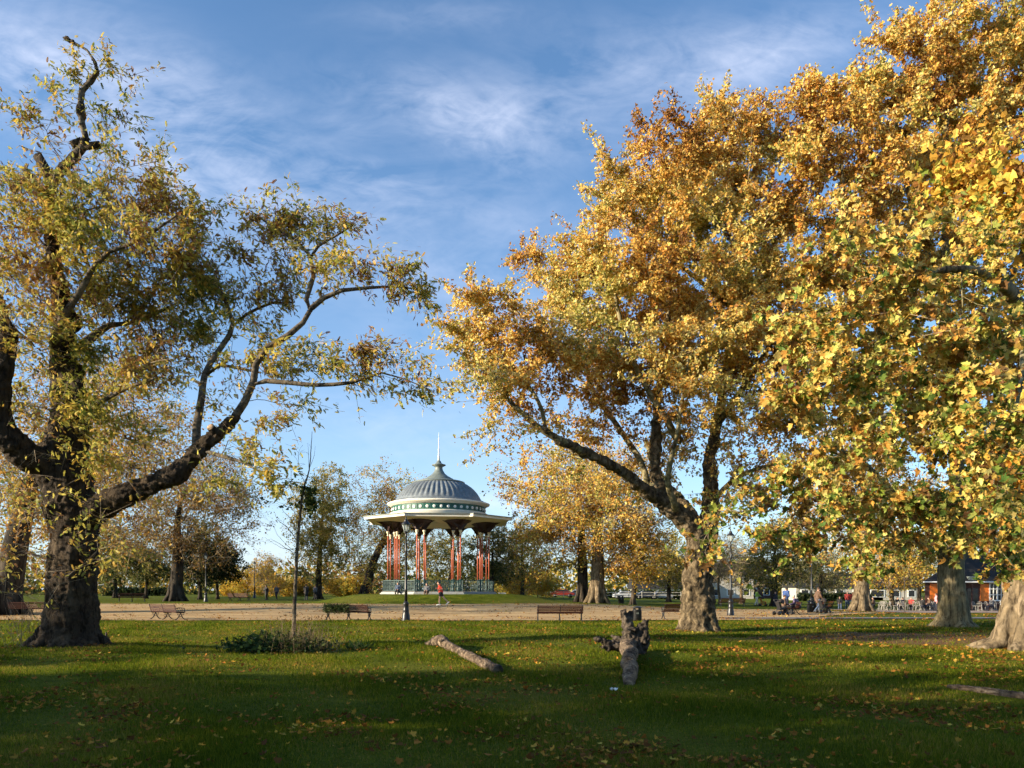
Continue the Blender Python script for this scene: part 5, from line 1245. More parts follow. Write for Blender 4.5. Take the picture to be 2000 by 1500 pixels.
# ================================================================== PEOPLE
def person(label, pos, rz, pose, top, legs, hair=(.04, .025, .015), group=None, long_sleeve=True, shorts=False, shoes=(.05, .05, .05), h=1.75, skin=True, coat=0.0, lean=0.0, vox=.018):
    """local frame: x right, y forward, z up; unit height 1.75"""
    J = dict(pel=(0, 0, .95), wai=(0, 0, 1.08), che=(0, .01, 1.30), nk=(0, 0, 1.47), hd=(0, .03, 1.63),
             sl=(-.18, 0, 1.42), el=(-.23, -.03, 1.14), wl=(-.22, .06, .90), sr=(.18, 0, 1.42), er=(.23, -.03, 1.14), wr=(.22, .06, .90),
             hl=(-.09, 0, .92), kl=(-.10, .02, .50), al=(-.10, -.02, .09), hr=(.09, 0, .92), kr=(.10, .02, .50), ar=(.10, -.02, .09))
    if pose == 'walk': J.update(kl=(-.09, .16, .52), al=(-.09, .10, .09), kr=(.09, -.02, .50), ar=(.09, -.30, .16), el=(-.22, -.14, 1.16), wl=(-.2, -.10, .92), er=(.22, .08, 1.16), wr=(.2, .22, .98))
    if pose == 'run': J.update(pel=(0, 0, .93), wai=(0, .02, 1.06), che=(0, .07, 1.28), nk=(0, .10, 1.44), hd=(0, .15, 1.60), sl=(-.18, .08, 1.40), sr=(.18, .08, 1.40),
                               el=(-.24, -.14, 1.20), wl=(-.17, .10, 1.14), er=(.24, .00, 1.14), wr=(.14, .26, 1.22), hl=(-.09, 0, .92), kl=(-.09, .08, .51), al=(-.09, .10, .09), hr=(.09, 0, .92), kr=(.09, -.20, .55), ar=(.09, -.52, .24))
    if pose == 'push': J.update(el=(-.22, .12, 1.20), wl=(-.2, .36, 1.05), er=(.22, .12, 1.20), wr=(.2, .36, 1.05), kl=(-.09, .14, .52), al=(-.09, .14, .09), kr=(.09, -.04, .5), ar=(.09, -.22, .12))
    if pose == 'fold': J.update(el=(-.24, .02, 1.16), wl=(-.02, .2, 1.14), er=(.24, .02, 1.16), wr=(.04, .22, 1.10), hd=(0, .09, 1.60))
    if pose in ('sit', 'sitlean'):
        dy = .28 if pose == 'sitlean' else 0
        J.update(pel=(0, 0, .54), wai=(0, dy*.2, .67), che=(0, dy*.7, .88), nk=(0, dy, 1.03), hd=(0, dy+.06, 1.19), sl=(-.18, dy*.9, .99), sr=(.18, dy*.9, .99), el=(-.23, dy*.8+.05, .73), wl=(-.12, dy+.28, .66), er=(.23, dy*.8+.05, .73), wr=(.12, dy+.28, .66),
                 hl=(-.09, 0, .52), kl=(-.11, .42, .50), al=(-.11, .42, .09), hr=(.09, 0, .52), kr=(.11, .44, .50), ar=(.11, .48, .09))
    J = {k: Vector(v) for k, v in J.items()}
    r = empty('person', pos, label, 'person', group, rz, h/1.75)
    b = MB(); t = lambda ks, rs: b.tube([J[k] for k in ks], rs, 10, dome=True)
    t(('pel', 'wai', 'che', 'nk'), [.145, .125, .15, .06]); t(('nk', 'hd'), [.055, .055])
    t(('sl', 'sr'), [.075, .075])
    for s in 'lr':
        t(('s'+s, 'e'+s, 'w'+s), [.052, .042, .028]); t(('h'+s, 'k'+s, 'a'+s), [.092, .06, .042])
        a = J['a'+s]; k = J['k'+s]; fwd = Vector((0, 1, 0)) if abs((k-a).y) < .3 else Vector((0, .75, -.66))
        b.tube([a-fwd*.05-Vector((0, 0, .045)), a+fwd*.17-Vector((0, 0, .055))], [.035, .028], 8, dome=True)
        w = J['w'+s]; e = J['e'+s]; d = (w-e).normalized(); sd = Vector((1, 0, 0)) if s == 'l' else Vector((-1, 0, 0))
        b.tube([w, w+d*.085], [.028, .036], 8, dome=True)
        c = d.orthogonal().normalized(); c2 = d.cross(c)
        for i, Lf in enumerate((.075, .085, .08, .062)):
            o = c*(.024-.016*i); p0 = w+d*.09+o; b.tube([p0, p0+d*Lf*.5+c2*.008, p0+d*Lf+c2*.025], [.0095, .009, .008], 6, dome=True)
        b.tube([w+d*.03+c*.02, w+d*.06+c*.05, w+d*.095+c*.055], [.012, .011, .009], 6, dome=True)
    H = J['hd']; b.ell(H, (.078, .095, .115), 16, 12); b.ell(H+Vector((0, .035, -.07)), (.052, .055, .05), 12, 8)
    b.tube([H+Vector((0, .085, .02)), H+Vector((0, .115, -.018))], [.012, .018], 8, dome=True)
    for sx in (-1, 1): b.ell(H+Vector((sx*.08, 0, -.005)), (.014, .022, .032), 8, 6); b.ell(H+Vector((sx*.03, .085, .018)), (.014, .01, .01), 8, 6)
    b.tube([H+Vector((-.022, .086, -.058)), H+Vector((.022, .086, -.058))], [.01, .01], 6, dome=True)
    o = b.build('body', M['skin'], r, True); remesh(o, vox)
    c = MB(); q = lambda ks, rs: c.tube([J[k] for k in ks], rs, 12, dome=True)
    ext = J['pel']-Vector((0, 0, coat))
    c.tube([ext, J['pel'], J['wai'], J['che'], J['nk']-Vector((0, 0, .04))], [.19 if coat else .165, .178, .16, .185, .085], 12, dome=True); q(('sl', 'sr'), [.098, .098])
    for s in 'lr':
        if long_sleeve: c.tube([J['s'+s], J['e'+s], J['w'+s]], [.078, .062, .05], 10, dome=True)
        else: c.tube([J['s'+s], J['s'+s].lerp(J['e'+s], .75)], [.078, .066], 10, dome=True)
    o = c.build('jacket' if coat or long_sleeve else 'shirt', top, r, True); remesh(o, .022, [('CLOUDS', .12, .03)])
    c = MB(); c.tube([J['pel']+Vector((0, 0, .04)), J['pel']-Vector((0, 0, .05))], [.155, .165], 12, dome=True)
    for s in 'lr':
        if shorts: c.tube([J['h'+s], J['h'+s].lerp(J['k'+s], .5)], [.115, .105], 10, dome=True)
        else: c.tube([J['h'+s], J['k'+s], J['a'+s]], [.112, .08, .065], 10, dome=True)
    o = c.build('shorts' if shorts else 'trousers', legs, r, True); remesh(o, .022)
    c = MB(); c.ell(H+Vector((0, -.014, .026)), (.088, .10, .108), 14, 10)
    o = c.build('hair', col_mat('hair_%d' % int(hair[0]*1000), hair), r, True)
    c.v = [v for v in c.v]
    for v in o.data.vertices:      # keep the face clear
        if v.co.y > H.y+.055 and v.co.z < H.z+.075: v.co.y = H.y+.03
        if v.co.z < H.z-.03: v.co.z = H.z-.03
    for s in 'lr':
        a = J['a'+s]; k = J['k'+s]; fwd = Vector((0, 1, 0)) if abs((k-a).y) < .3 else Vector((0, .75, -.66))
        c = MB(); c.tube([a-fwd*.07-Vector((0, 0, .04)), a+fwd*.04-Vector((0, 0, .035)), a+fwd*.19-Vector((0, 0, .055))], [.048, .052, .036], 10, dome=True); c.build('shoe', col_mat('shoe_%d' % int(shoes[0]*1000), shoes), r, True)
    return r

navy = col_mat('navy', (.012, .014, .03)); blk = col_mat('black', (.014, .013, .014)); blue = col_mat('blue', (.03, .07, .22)); jean = col_mat('denim', (.05, .075, .13))
grey = col_mat('grey', (.12, .12, .13)); brown = col_mat('brown', (.11, .06, .035)); red = col_mat('red', (.38, .04, .03)); orr = col_mat('orange_red', (.75, .07, .03))
lime = col_mat('lime', (.35, .52, .08)); creamf = col_mat('cream', (.65, .58, .45)); purple = col_mat('mauve', (.13, .10, .19)); pink = col_mat('pink', (.72, .28, .32)); wht = col_mat('white', (.72, .70, .66))
def P3(px, Y, dz=0): p = gp(px, Y); return (p[0], p[1], p[2]+dz)
W4 = 'people strolling beyond the path'
person('runner in orange-red T-shirt and black shorts jogging left before the bandstand', P3(861, 57.5, .03), R(90), 'run', orr, blk, (.03, .02, .015), None, False, True, (.75, .74, .7), 1.82, vox=.014)
person('walker in long black coat with a black bag, leftmost of the four distant walkers', P3(520, 90), R(150), 'walk', blk, blk, (.02, .015, .012), W4, coat=.25)
person('grey-jacketed walker, second from left of the four distant walkers', P3(540, 97), R(170), 'walk', grey, navy, (.05, .03, .02), W4)
person('walker in long dark coat, third from left of the four distant walkers', P3(598, 89), R(0), 'stand', blk, navy, (.02, .015, .012), W4, h=1.85, coat=.3)
person('grey-topped walker nearest to the mound, rightmost of the four distant walkers', P3(616, 92), R(20), 'walk', grey, blk, (.12, .08, .05), W4, h=1.72)
# group round the bench on the right
GP = 'people round the bench at the right end of the path'
person('standing person in bright blue jacket with dark hair behind the bench group', P3(1535, 54), R(-60), 'fold', blue, navy, (.02, .015, .012), GP, h=1.85)
person('seated person in dark brown coat facing right on the bench', P3(1531, 51), R(-100), 'sit', brown, blk, (.06, .03, .015), GP)
person('seated grey-haired person in mauve top leaning forward', P3(1560, 51.5), R(80), 'sitlean', purple, navy, (.45, .42, .38), GP)
person('person in brown-grey coat standing just right of the litter bin', P3(1598, 54.5), R(-80), 'walk', brown, jean, (.08, .04, .02), GP, h=1.82, coat=.15)
person('walker in lime-green top and cream trousers pushing a pushchair', P3(1478, 83), R(-90), 'push', lime, creamf, (.04, .03, .02), None, True)
person('person in navy coat standing by the straight dark tree trunk', P3(1514, 80), R(180), 'stand', navy, navy, (.03, .02, .02), None, h=1.55, coat=.2)
person('person in dark red jacket and jeans, left one of a couple by the pale trunk', P3(1655, 77.5), R(170), 'walk', red, jean, (.05, .03, .02), 'couple in red jackets', h=1.82)
person('person in red jacket and jeans, right one of a couple by the pale trunk', P3(1665, 78), R(190), 'walk', red, jean, (.12, .06, .03), 'couple in red jackets', h=1.78)
person('person in black sitting on a folding chair left of the couple in red', P3(1640, 77), R(160), 'sit', blk, jean, (.04, .03, .02))
person('person in grey sitting on the bandstand steps behind the runner', (P3(834, 68.6)[0], 68.6, .93), R(170), 'sit', grey, brown, (.05, .03, .02))
person('person in blue sitting inside the bandstand near the left columns', (P3(777, 70.4)[0], 70.6, 1.02), R(170), 'sit', jean, blk, (.05, .03, .02))
CG = 'cafe guests at the outdoor tables'
person('person in pink top and dark trousers standing before the orange door panel', P3(1829, 73), R(90), 'stand', pink, navy, (.02, .015, .012), None, h=1.72)
for px, Y, rz, tp, lab in ((1706, 78, 60, brown, 'brown-clad cafe guest at the leftmost table'), (1752, 78.5, 200, blk, 'black-clad cafe guest beside the pale forked tree'), (1764, 76.8, 20, navy, 'navy-clad cafe guest at the second table'),
                           (1780, 76.5, 150, red, 'dark-red-clad cafe guest in the middle of the terrace'), (1801, 74.5, -60, blk, 'black-clad cafe guest bent over in front of the door panel'), (1815, 77, 90, brown, 'brown-clad cafe guest nearest to the person in pink'),
                           (1937, 73.5, 90, grey, 'grey-clad cafe guest sitting under the white window'), (1957, 74.3, -90, wht, 'pale-topped cafe guest right of the white window')):
    person(lab, P3(px, Y), R(rz), 'sit', tp, navy, (.06, .035, .02), CG, vox=.03)

def make_pram(label, hood, seat):
    r = empty('pushchair', (0, 0, 0), label, 'pushchair', 'pushchairs by the path')
    f = MB()
    for s in (-.22, .22):
        f.tube([(s, -.42, 1.02), (s, -.25, .70), (s, .30, .20)], .016, 6); f.tube([(s, -.35, .18), (s, .05, .48), (s, .18, .56)], .016, 6)
    f.tube([(-.22, -.42, 1.02), (.22, -.42, 1.02)], .02, 6); f.tube([(-.25, -.35, .16), (.25, -.35, .16)], .013, 6); f.build('frame', M['iron'], r, True)
    for (x, y, q) in ((-.26, -.35, .14), (.26, -.35, .14), (-.2, .33, .10), (.2, .33, .10)):
        w = MB(); w.tube([(x-.022, y, q), (x+.022, y, q)], [q, q], 18); w.build('wheel', M['iron'], r, True)
    c = MB(); c.box((0, 0, .42), (.40, .50, .08), 0, R(10)); c.box((0, -.22, .66), (.40, .07, .5), 0, R(22)); c.box((0, .28, .28), (.34, .05, .28), 0, R(-20)); c.build('seat', seat, r, bev=.02)
    h = MB(); vs = []; fs = []
    for i in range(9):
        a = R(20+110*i/8)
        for j in range(7): b = pi*j/6; vs.append((.23*cos(b), -.12-.30*cos(a)*1.0*sin(b)*.9+.10, .62+.34*sin(a)*sin(b)+.1))
    for i in range(8):
        for j in range(6): a = i*7+j; fs.append((a, a+1, a+8, a+7))
    h.add(vs, fs); o = h.build('hood', hood, r, True); o.modifiers.new('thick', 'SOLIDIFY').thickness = .015
    k = MB(); k.box((0, -.12, .2), (.36, .34, .16)); k.build('basket', hood, r, bev=.02)
    return r
pr = make_pram('dark brown hooded pushchair parked left of the bench group', col_mat('umber', (.05, .035, .025)), blk); pr.location = P3(1526, 49.5); pr.rotation_euler = (0, 0, R(-70))
pr2 = copy_tree(pr); pr2['label'] = 'pushchair with orange seat pushed by the walker in lime green'; pr2.location = P3(1490, 83); pr2.rotation_euler = (0, 0, R(-90))
for ch in pr2.children:
    if ch.name.startswith(('seat', 'basket')): ch.data = ch.data.copy(); ch.data.materials[0] = col_mat('orange', (.7, .22, .03))
pr3 = copy_tree(pr); pr3['label'] = 'dark pushchair in front of the person in brown-grey coat, right of the bin'; pr3.location = P3(1609, 53.5); pr3.rotation_euler = (0, 0, R(-85))

# ================================================================== CAFE
def cafe():
    x0, x1, y0 = 41.5, 57.0, 77.2; b = (46.0, y0, g1(46, y0)); r = empty('cafe_building', b, 'low brown-brick cafe with dark slate roof, orange shutters and white-framed window', 'cafe')
    zb = b[2]; W = lambda z: z-zb; X = lambda x: x-b[0]
    def fx(px): return (px-1000)/FP*y0
    eave = EYE+(HZ-1137)/FP*y0
    x2 = x0*(y0+8)/y0+.3
    m = MB(); m.prism([(X(x0), 0), (X(x1), 0), (X(x1), 8), (X(x2), 8)], -.2, W(eave)); m.build('wall', M['brick'], r)
    ro = MB(); e = W(eave); ro.add([(X(x0-.5), -.55, e), (X(x1+.5), -.55, e), (X(x1+.5), 8.5, e), (X(x2-.5), 8.5, e), (X(x0+6.5), 4, e+3.0), (X(x1-3), 4, e+3.0)], [(0, 1, 5, 4), (1, 2, 5), (2, 3, 4, 5), (3, 0, 4), (0, 3, 2, 1)]); ro.build('roof', M['slate'], r)
    g = MB(); g.tube([(X(x0-.5), -.62, e+.0), (X(x1+.5), -.62, e+.0)], .075, 8); g.build('gutter', M['white'], r)
    for a, c, nm in ((1816, 1838, 'shutter'), (1914, 1931, 'shutter'), (1962, 1976, 'shutter')):
        z0 = EYE+(HZ-1174)/FP*y0; z1 = EYE+(HZ-1140)/FP*y0
        m = MB(); m.box((X((fx(a)+fx(c))/2), -.04, W((z0+z1)/2)), (fx(c)-fx(a), .05, z1-z0))
        for q in (.25, .75): m.box((X((fx(a)+fx(c))/2), -.075, W(z0+(z1-z0)*q)), ((fx(c)-fx(a))*.9, .03, .1))
        m.build(nm, M['orange'], r)
    a, c = fx(1932), fx(1962); z0 = EYE+(HZ-1173)/FP*y0; z1 = EYE+(HZ-1139)/FP*y0
    w = MB()
    for q in (0, 1/4, .5, 3/4, 1): w.box((X(a+(c-a)*q), -.06, W((z0+z1)/2)), (.11 if q in (0, .5, 1) else .05, .09, z1-z0+.1))
    for q in (0, 1/3, 2/3, 1): w.box((X((a+c)/2), -.075, W(z0+(z1-z0)*q)), (c-a+.12, .075, .11 if q in (0, 1) else .05))
    wf = w.build('window', M['white'], r); p = MB(); p.box((X((a+c)/2), -.012, W((z0+z1)/2)), (c-a, .02, z1-z0)); p.build('pane', M['window_dark'], wf)
    d = MB(); d.box((X((fx(1886)+fx(1910))/2), -.02, W(zb+1.1)), (fx(1910)-fx(1886), .04, 2.2)); d.build('doorway', M['window_dark'], r)
    for px in (1893, 1985, 1992):
        q = MB(); q.box((X(fx(px)), -.5, W(zb+1.25)), (.12, .12, eave-zb)); q.build('post', M['darkred'] if px == 1893 else M['white'], r)
    q = MB(); q.box((X(fx(1899)), .1, e+.32), (.95, .7, .5)); q.build('vent_box', M['lead_green'], r, bev=.03)
cafe()
def make_chair():
    r = empty('cafe_chair', (0, 0, 0), 'white metal cafe chair on the terrace', 'chair', 'white cafe chairs on the terrace')
    s = MB(); s.lathe([(.01, .43), (.2, .44), (.21, .46), (.19, .47), (.01, .47)], 16); s.build('seat', M['chair_paint'], r, True)
    for sx in (-1, 1):
        for sy in (-1, 1): l = MB(); l.tube([(sx*.14, sy*.14, .45), (sx*.2, sy*.2, 0)], .016, 6); l.build('leg', M['chair_paint'], r)
    b = MB(); b.tube([(-.19, -.17, .45), (-.21, -.24, .7), (-.15, -.26, .86), (0, -.27, .9), (.15, -.26, .86), (.21, -.24, .7), (.19, -.17, .45)], .017, 6)
    for q in (-.1, 0, .1): b.tube([(q, -.19, .46), (q, -.265, .88)], .011, 5)
    b.build('backrest', M['chair_paint'], r); return r
def make_table():
    r = empty('cafe_table', (0, 0, 0), 'round white cafe table on the terrace', 'table', 'round white cafe tables on the terrace')
    t = MB(); t.lathe([(.01, .70), (.36, .70), (.38, .72), (.36, .735), (.01, .735)], 24); t.build('tabletop', M['chair_paint'], r, True)
    p = MB(); p.tube([(0, 0, .1), (0, 0, .71)], .028, 8); p.build('pedestal', M['chair_paint'], r)
    for k in range(3): a = 2*pi*k/3; l = MB(); l.tube([(0, 0, .14), (.2*cos(a), .2*sin(a), .08), (.32*cos(a), .32*sin(a), .0)], .018, 6); l.build('leg', M['chair_paint'], r)
    return r
c0 = make_chair(); t0 = make_table(); usedc = usedt = False
SPOT = ((1716, 77, 'leftmost cafe table, beside the pale trunk'), (1734, 75.5, 'cafe table in front of the pale forked tree'), (1757, 76, 'cafe table just right of the pale forked tree'), (1783, 77.5, 'cafe table among the crowd in the middle of the terrace'),
        (1799, 75.2, 'cafe table before the black-clad bent guest'), (1816, 74.6, 'cafe table left of the person in pink'), (1917, 74, 'cafe table left of the white window'), (1943, 74.8, 'cafe table right under the white window'))
for i, (px, Y, lab) in enumerate(SPOT):
    tb = t0 if i == 0 else copy_tree(t0); p = P3(px, Y, .03); tb.location = p; tb['label'] = 'round white '+lab
    for j in range(3):
        cc = c0 if not usedc else copy_tree(c0); usedc = True
        a = 2*pi*j/3+i*1.3+.4; cx, cy = p[0]+.68*cos(a), p[1]+.62*sin(a)
        cc.location = (cx, cy, g1(cx, cy)+.03); cc.rotation_euler = (0, 0, a+pi/2)
        cc['label'] = ('left' if cos(a) < -.34 else 'right' if cos(a) > .34 else ('back' if sin(a) > 0 else 'front'))+' white chair at the '+lab
pp = MB(); pr_ = empty('thin_post', P3(1767, 64), 'thin dark post on the grass before the cafe tables', 'post'); pp.tube([(0, 0, -.1), (0, 0, 3.0)], .035, 8); pp.build('shaft', M['twig_dark'], pr_)
cap = MB(); cap.lathe([(.045, 3.0), (.05, 3.04), (.01, 3.08)], 8); cap.build('cap', M['twig_dark'], pr_)

# ================================================================== FAR BUILDINGS, FENCES, CARS
def far_things():
    def house(px, Y, w, h, mat, label, bays, floors, roofm='slate'):
        p = gp(px, Y); r = empty('house', p, label, 'house', 'houses far beyond the common')
        m = MB(); m.box((0, 4, h/2-.3), (w, 8, h+.6)); m.build('wall', mat, r)
        m = MB(); m.add([(-w/2-.3, -.4, h), (w/2+.3, -.4, h), (w/2+.3, 8.4, h), (-w/2-.3, 8.4, h), (-w/2-.3, 4, h+3), (w/2+.3, 4, h+3)], [(0, 1, 5, 4), (1, 2, 5), (2, 3, 4, 5), (3, 0, 4), (0, 3, 2, 1)]); rf = m.build('roof', M[roofm], r)
        for s in (-.4, .4): c = MB(); c.box((w*s, 4, h+2.7), (.9, .7, 2.4)); c.build('chimney', M['brick'], rf)
        for f in range(floors):
            for b in range(bays):
                x = -w/2+w*(b+.5)/bays; z = h*(f+.55)/floors
                q = MB(); q.box((x, -.04, z), (w/bays*.5, .1, h/floors*.6)); wf = q.build('window', M['white'], r)
                q = MB(); q.box((x, -.085, z), (w/bays*.38, .04, h/floors*.5)); q.build('pane', M['window_dark'], wf)
    house(1412, 175, 14, 5.4, M['render'], 'cream terraced house seen left of the right-hand lamp post', 4, 2)
    house(1378, 190, 10, 5.4, M['brick'], 'brown brick house behind the big burred plane trunk', 3, 2)
    house(1460, 182, 12, 6.0, M['brick'], 'brick house seen right of the right-hand lamp post', 4, 2)
    house(1640, 150, 17, 2.5, M['render'], 'long low white building behind the couple in red', 5, 1)
    house(1735, 150, 12, 2.4, M['render'], 'low white building behind the cafe tables', 4, 1)
    house(1305, 170, 15, 2.2, M['offwhite'], 'low pale pavilion left of the big burred plane trunk', 5, 1)
    # hedge and white rail
    for (a, b, Y, hh, lab) in ((1180, 1330, 150, 1.4, 'dark clipped hedge behind the white rail fence'), (200, 345, 150, 1.5, 'dark hedge line at the far left of the common'), (1560, 1700, 140, 1.2, 'dark hedge below the long low white building')):
        xa, xb = (a-1000)/FP*Y, (b-1000)/FP*Y; p = ((xa+xb)/2, Y, g1((xa+xb)/2, Y)); r = empty('hedge', p, lab, 'hedge')
        n = 2600; P = np.stack([rng.uniform(xa-p[0], xb-p[0], n), rng.uniform(-.6, .6, n), rng.uniform(0, hh, n)], 1)
        leaves('foliage', 'far', P, rdir(n), rdir(n), .45+.2*rng.random(n), palette(n, DARKG+[(.3, (.06, .07, .025))]), r)
    xa, xb, Y = (1050-1000)/FP*125, (1330-1000)/FP*125, 125; p = ((xa+xb)/2, Y, g1(8, Y)); r = empty('rail_fence', p, 'low white post-and-rail fence beyond the forked plane pair', 'fence')
    L = xb-xa
    for z in (.4, .85): m = MB(); m.box((0, 0, z), (L, .06, .09)); m.build('rail', M['render'], r)
    for k in range(12): m = MB(); m.box((-L/2+L*k/11, -.04, .5), (.12, .12, 1.05)); m.build('post', M['render'], r)
    # parked cars
    def car(px, Y, rz, mat, label):
        p = gp(px, Y); r = empty('parked_car', p, label, 'car', 'cars parked beyond the common', rz)
        body = [(-2.1, .35), (-2.12, .75), (-1.9, .92), (-1.2, .98), (-.7, 1.40), (.75, 1.42), (1.35, 1.0), (2.0, .85), (2.12, .6), (2.1, .35)]
        m = MB(); n = len(body); V = [(x, -.85, z) for x, z in body]+[(x, .85, z) for x, z in body]; m.add(V, [tuple(range(n)), tuple(range(2*n-1, n-1, -1))]+[(i, n+i, n+(i+1) % n, (i+1) % n) for i in range(n)]); m.build('body', mat, r, bev=.05)
        g = MB(); gl = [(-1.05, 1.02), (-.65, 1.34), (.70, 1.36), (1.15, 1.03)]
        for y in (-.856, .856): g.add([(x, y, z) for x, z in gl], [(0, 1, 2, 3)])
        g.build('side_windows', M['window_dark'], r)
        for x in (-1.3, 1.3):
            for y in (-.8, .8): w = MB(); w.tube([(x, y-.1, .32), (x, y+.1, .32)], [.32, .32], 16); w.build('wheel', M['iron'], r, True)
    cp = {'s': mat_plain('silver_car_paint', (.35, .36, .38), .3, .6, .05), 'd': mat_plain('dark_car_paint', (.03, .035, .05), .3, .2, .05), 'w': mat_plain('white_car_paint', (.45, .45, .46), .3, 0, .03), 'r': mat_plain('red_car_paint', (.25, .03, .02), .3, .1, .05)}
    for px, Y, k, lab in ((1098, 135, 'r', 'dark red car beyond the rail fence, right of the bandstand'), (1128, 136, 's', 'silver car beyond the rail fence, left of the forked plane pair'), (1220, 138, 'w', 'white car beyond the rail fence, left of the slanting golden tree'),
                          (1262, 138, 'd', 'dark car beyond the rail fence, right of the slanting golden tree'), (1290, 139, 's', 'silver car beyond the rail fence, nearest the burred plane')):
        car(px, Y, 0 if k in 'sw' else pi, cp[k], lab)
far_things()

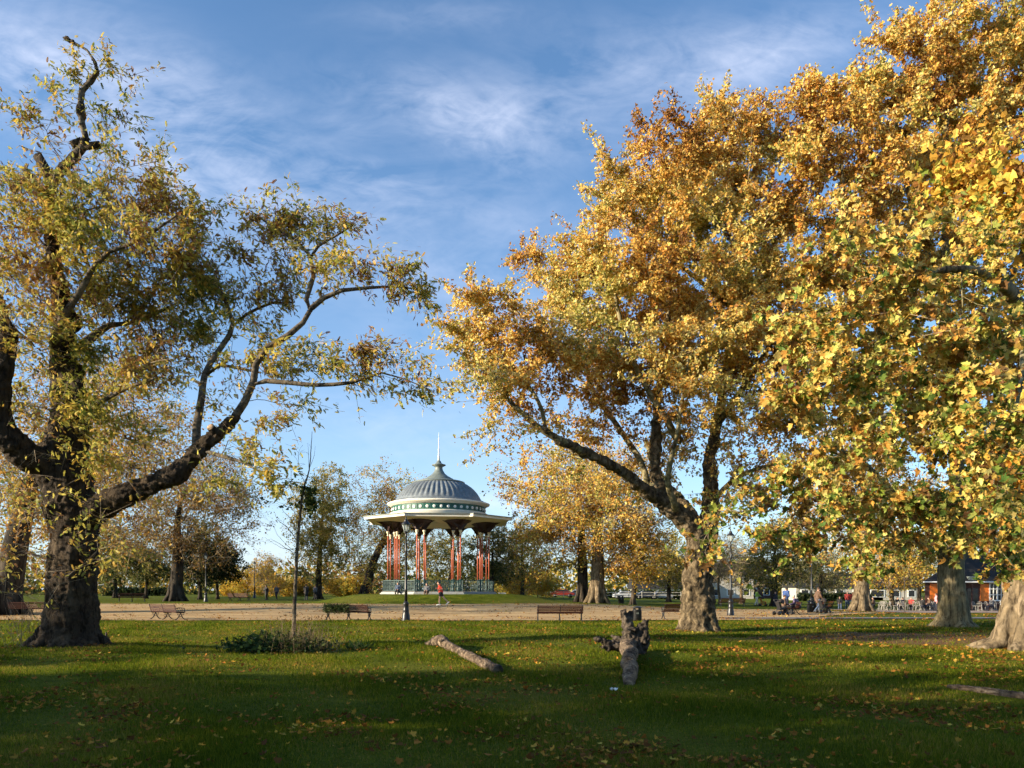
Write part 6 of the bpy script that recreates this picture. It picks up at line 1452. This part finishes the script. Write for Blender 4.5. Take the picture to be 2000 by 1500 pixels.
# ================================================================== SKY, SUN, CAMERA
def sky():
    w = bpy.data.worlds.new('World'); SC.world = w; w.use_nodes = True; t = w.node_tree; t.nodes.clear()
    out = t.nodes.new('ShaderNodeOutputWorld'); bg = t.nodes.new('ShaderNodeBackground'); bg.inputs['Strength'].default_value = SKY_STR
    s = t.nodes.new('ShaderNodeTexSky'); s.sky_type = 'NISHITA'; s.sun_disc = False; s.sun_elevation = R(SUN_EL)
    s.sun_rotation = R(270-SUN_AZ); s.altitude = 50; s.air_density = 1.0; s.dust_density = .7; s.ozone_density = 3.0
    tc = t.nodes.new('ShaderNodeTexCoord'); sp = N(t, 'ShaderNodeSeparateXYZ'); t.links.new(tc.outputs['Generated'], sp.inputs[0])
    # gnomonic sky coordinates about the north horizon: u = x/|y|, v = z/|y|
    ay = math_(t, 'MAXIMUM', math_(t, 'ABSOLUTE', sp.outputs[1]), .12)
    u = math_(t, 'DIVIDE', sp.outputs[0], ay); v = math_(t, 'DIVIDE', sp.outputs[2], ay)
    cb = N(t, 'ShaderNodeCombineXYZ'); t.links.new(u, cb.inputs[0]); t.links.new(v, cb.inputs[1])
    def stretched(rot, sx, sy, sc, det, dist, off):
        m1 = N(t, 'ShaderNodeMapping'); m1.inputs['Rotation'].default_value = (0, 0, R(rot)); m1.inputs['Location'].default_value = (off, off*.7, 0); t.links.new(cb.outputs[0], m1.inputs['Vector'])
        m2 = N(t, 'ShaderNodeMapping'); m2.inputs['Scale'].default_value = (sx, sy, 1); t.links.new(m1.outputs[0], m2.inputs['Vector'])
        return noise(t, sc, det, .58, m2.outputs[0], dist)
    n1 = stretched(10, 1, 2.0, 3.4, 9, 1.2, 1.7); n2 = stretched(-12, 1, 2.2, 7.5, 9, 1.5, 4.1); n3 = stretched(30, 1, 1.5, 1.4, 4, .3, 7.7)
    fib = stretched(8, 1, 2.2, 14, 8, 1.8, 2.2)
    tot = None
    # soft patches of cirrus: picture-free sky positions (u, v, half-width u, half-width v, tilt, strength)
    for (px, py, ru, rv, rot, a) in ((60, 150, 260, 110, 30, .75), (330, 270, 330, 120, 35, .80), (420, 180, 200, 60, 30, .35), (900, 225, 260, 60, 12, .62), (670, 243, 60, 22, 10, .30), (960, 290, 200, 60, 40, .40), (740, 360, 130, 40, 15, .55),
                                     (1300, 140, 420, 90, -8, .55), (1500, 110, 200, 60, -20, .45), (860, 30, 200, 36, 0, .28), (620, 420, 240, 80, 20, .25), (740, 830, 260, 70, 8, .40), (950, 640, 260, 160, 30, .30), (800, 500, 300, 90, 20, .25),
                                     (980, 985, 90, 22, 0, .9), (500, 1050, 140, 60, 0, .55), (960, 420, 260, 50, 20, .3)):
        U, Vv = (px-1000)/FP, (HZ-py)/FP; c, s_ = cos(R(rot)), sin(R(rot))
        du = math_(t, 'SUBTRACT', u, U); dv = math_(t, 'SUBTRACT', v, Vv)
        a1 = math_(t, 'DIVIDE', math_(t, 'ADD', math_(t, 'MULTIPLY', du, c), math_(t, 'MULTIPLY', dv, -s_)), ru/FP)
        a2 = math_(t, 'DIVIDE', math_(t, 'ADD', math_(t, 'MULTIPLY', du, s_), math_(t, 'MULTIPLY', dv, c)), rv/FP)
        d = math_(t, 'ADD', math_(t, 'MULTIPLY', a1, a1), math_(t, 'MULTIPLY', a2, a2))
        g = math_(t, 'MULTIPLY', math_(t, 'POWER', 2.718, math_(t, 'MULTIPLY', d, -1.0)), a)
        tot = g if tot is None else math_(t, 'ADD', tot, g)
    nn = math_(t, 'ADD', math_(t, 'MULTIPLY', n1, .55), math_(t, 'ADD', math_(t, 'MULTIPLY', n2, .25), math_(t, 'MULTIPLY', fib, .20)))
    k = math_(t, 'MULTIPLY', tot, math_(t, 'MULTIPLY', math_(t, 'SUBTRACT', nn, .39), 2.3))
    base = math_(t, 'MULTIPLY', math_(t, 'MAXIMUM', math_(t, 'SUBTRACT', n3, .56), 0), .12)
    north = N(t, 'ShaderNodeMapRange'); t.links.new(sp.outputs[1], north.inputs[0]); north.inputs[1].default_value = -.1; north.inputs[2].default_value = .25
    k = math_(t, 'ADD', math_(t, 'MULTIPLY', math_(t, 'MAXIMUM', k, 0), north.outputs[0]), base); hz = math_(t, 'MULTIPLY', math_(t, 'POWER', 2.718, math_(t, 'DIVIDE', math_(t, 'MAXIMUM', sp.outputs[2], 0), -.17)), .50)
    k = math_(t, 'MINIMUM', math_(t, 'ADD', k, hz), .85)
    cloud = mixc(t, .0, CLOUD, CLOUD)
    skyc = mixc(t, 1.0, s.outputs[0], SKY_TINT, 'MULTIPLY')
    col = mixc(t, k, skyc, CLOUD)
    t.links.new(col, bg.inputs['Color']); t.links.new(bg.outputs[0], out.inputs['Surface'])
SKY_STR = .098; SKY_TINT = (.82, 1.02, 1.12); CLOUD = (4.6, 4.9, 5.9)
sky()
el, az = R(SUN_EL), R(SUN_AZ)
sd = Vector((-cos(el)*cos(az), -cos(el)*sin(az), sin(el)))
ld = bpy.data.lights.new('sun', 'SUN'); ld.energy = 5.0; ld.angle = R(.53); ld.color = (1.0, .85, .62)
so = bpy.data.objects.new('sun', ld); COL.objects.link(so); so.rotation_euler = sd.to_track_quat('Z', 'Y').to_euler(); so.location = (-30, -20, 40)
cd = bpy.data.cameras.new('camera'); cd.sensor_width = 36; cd.lens = FP/2000*36; cd.shift_y = (HZ-750)/2000; cd.clip_start = .1; cd.clip_end = 4000
co = bpy.data.objects.new('camera', cd); COL.objects.link(co); co.location = (0, 0, EYE); co.rotation_euler = (R(90), 0, 0); SC.camera = co
SC.render.engine = 'CYCLES'; SC.cycles.max_bounces = 5; SC.cycles.diffuse_bounces = 2; SC.cycles.transmission_bounces = 4; SC.cycles.transparent_max_bounces = 6
SC.cycles.use_denoising = True; SC.cycles.adaptive_threshold = .03; SC.cycles.caustics_reflective = False; SC.cycles.caustics_refractive = False
SC.view_settings.view_transform = 'Standard'; SC.view_settings.look = 'None'; SC.view_settings.gamma = 1; SC.view_settings.exposure = 1.22
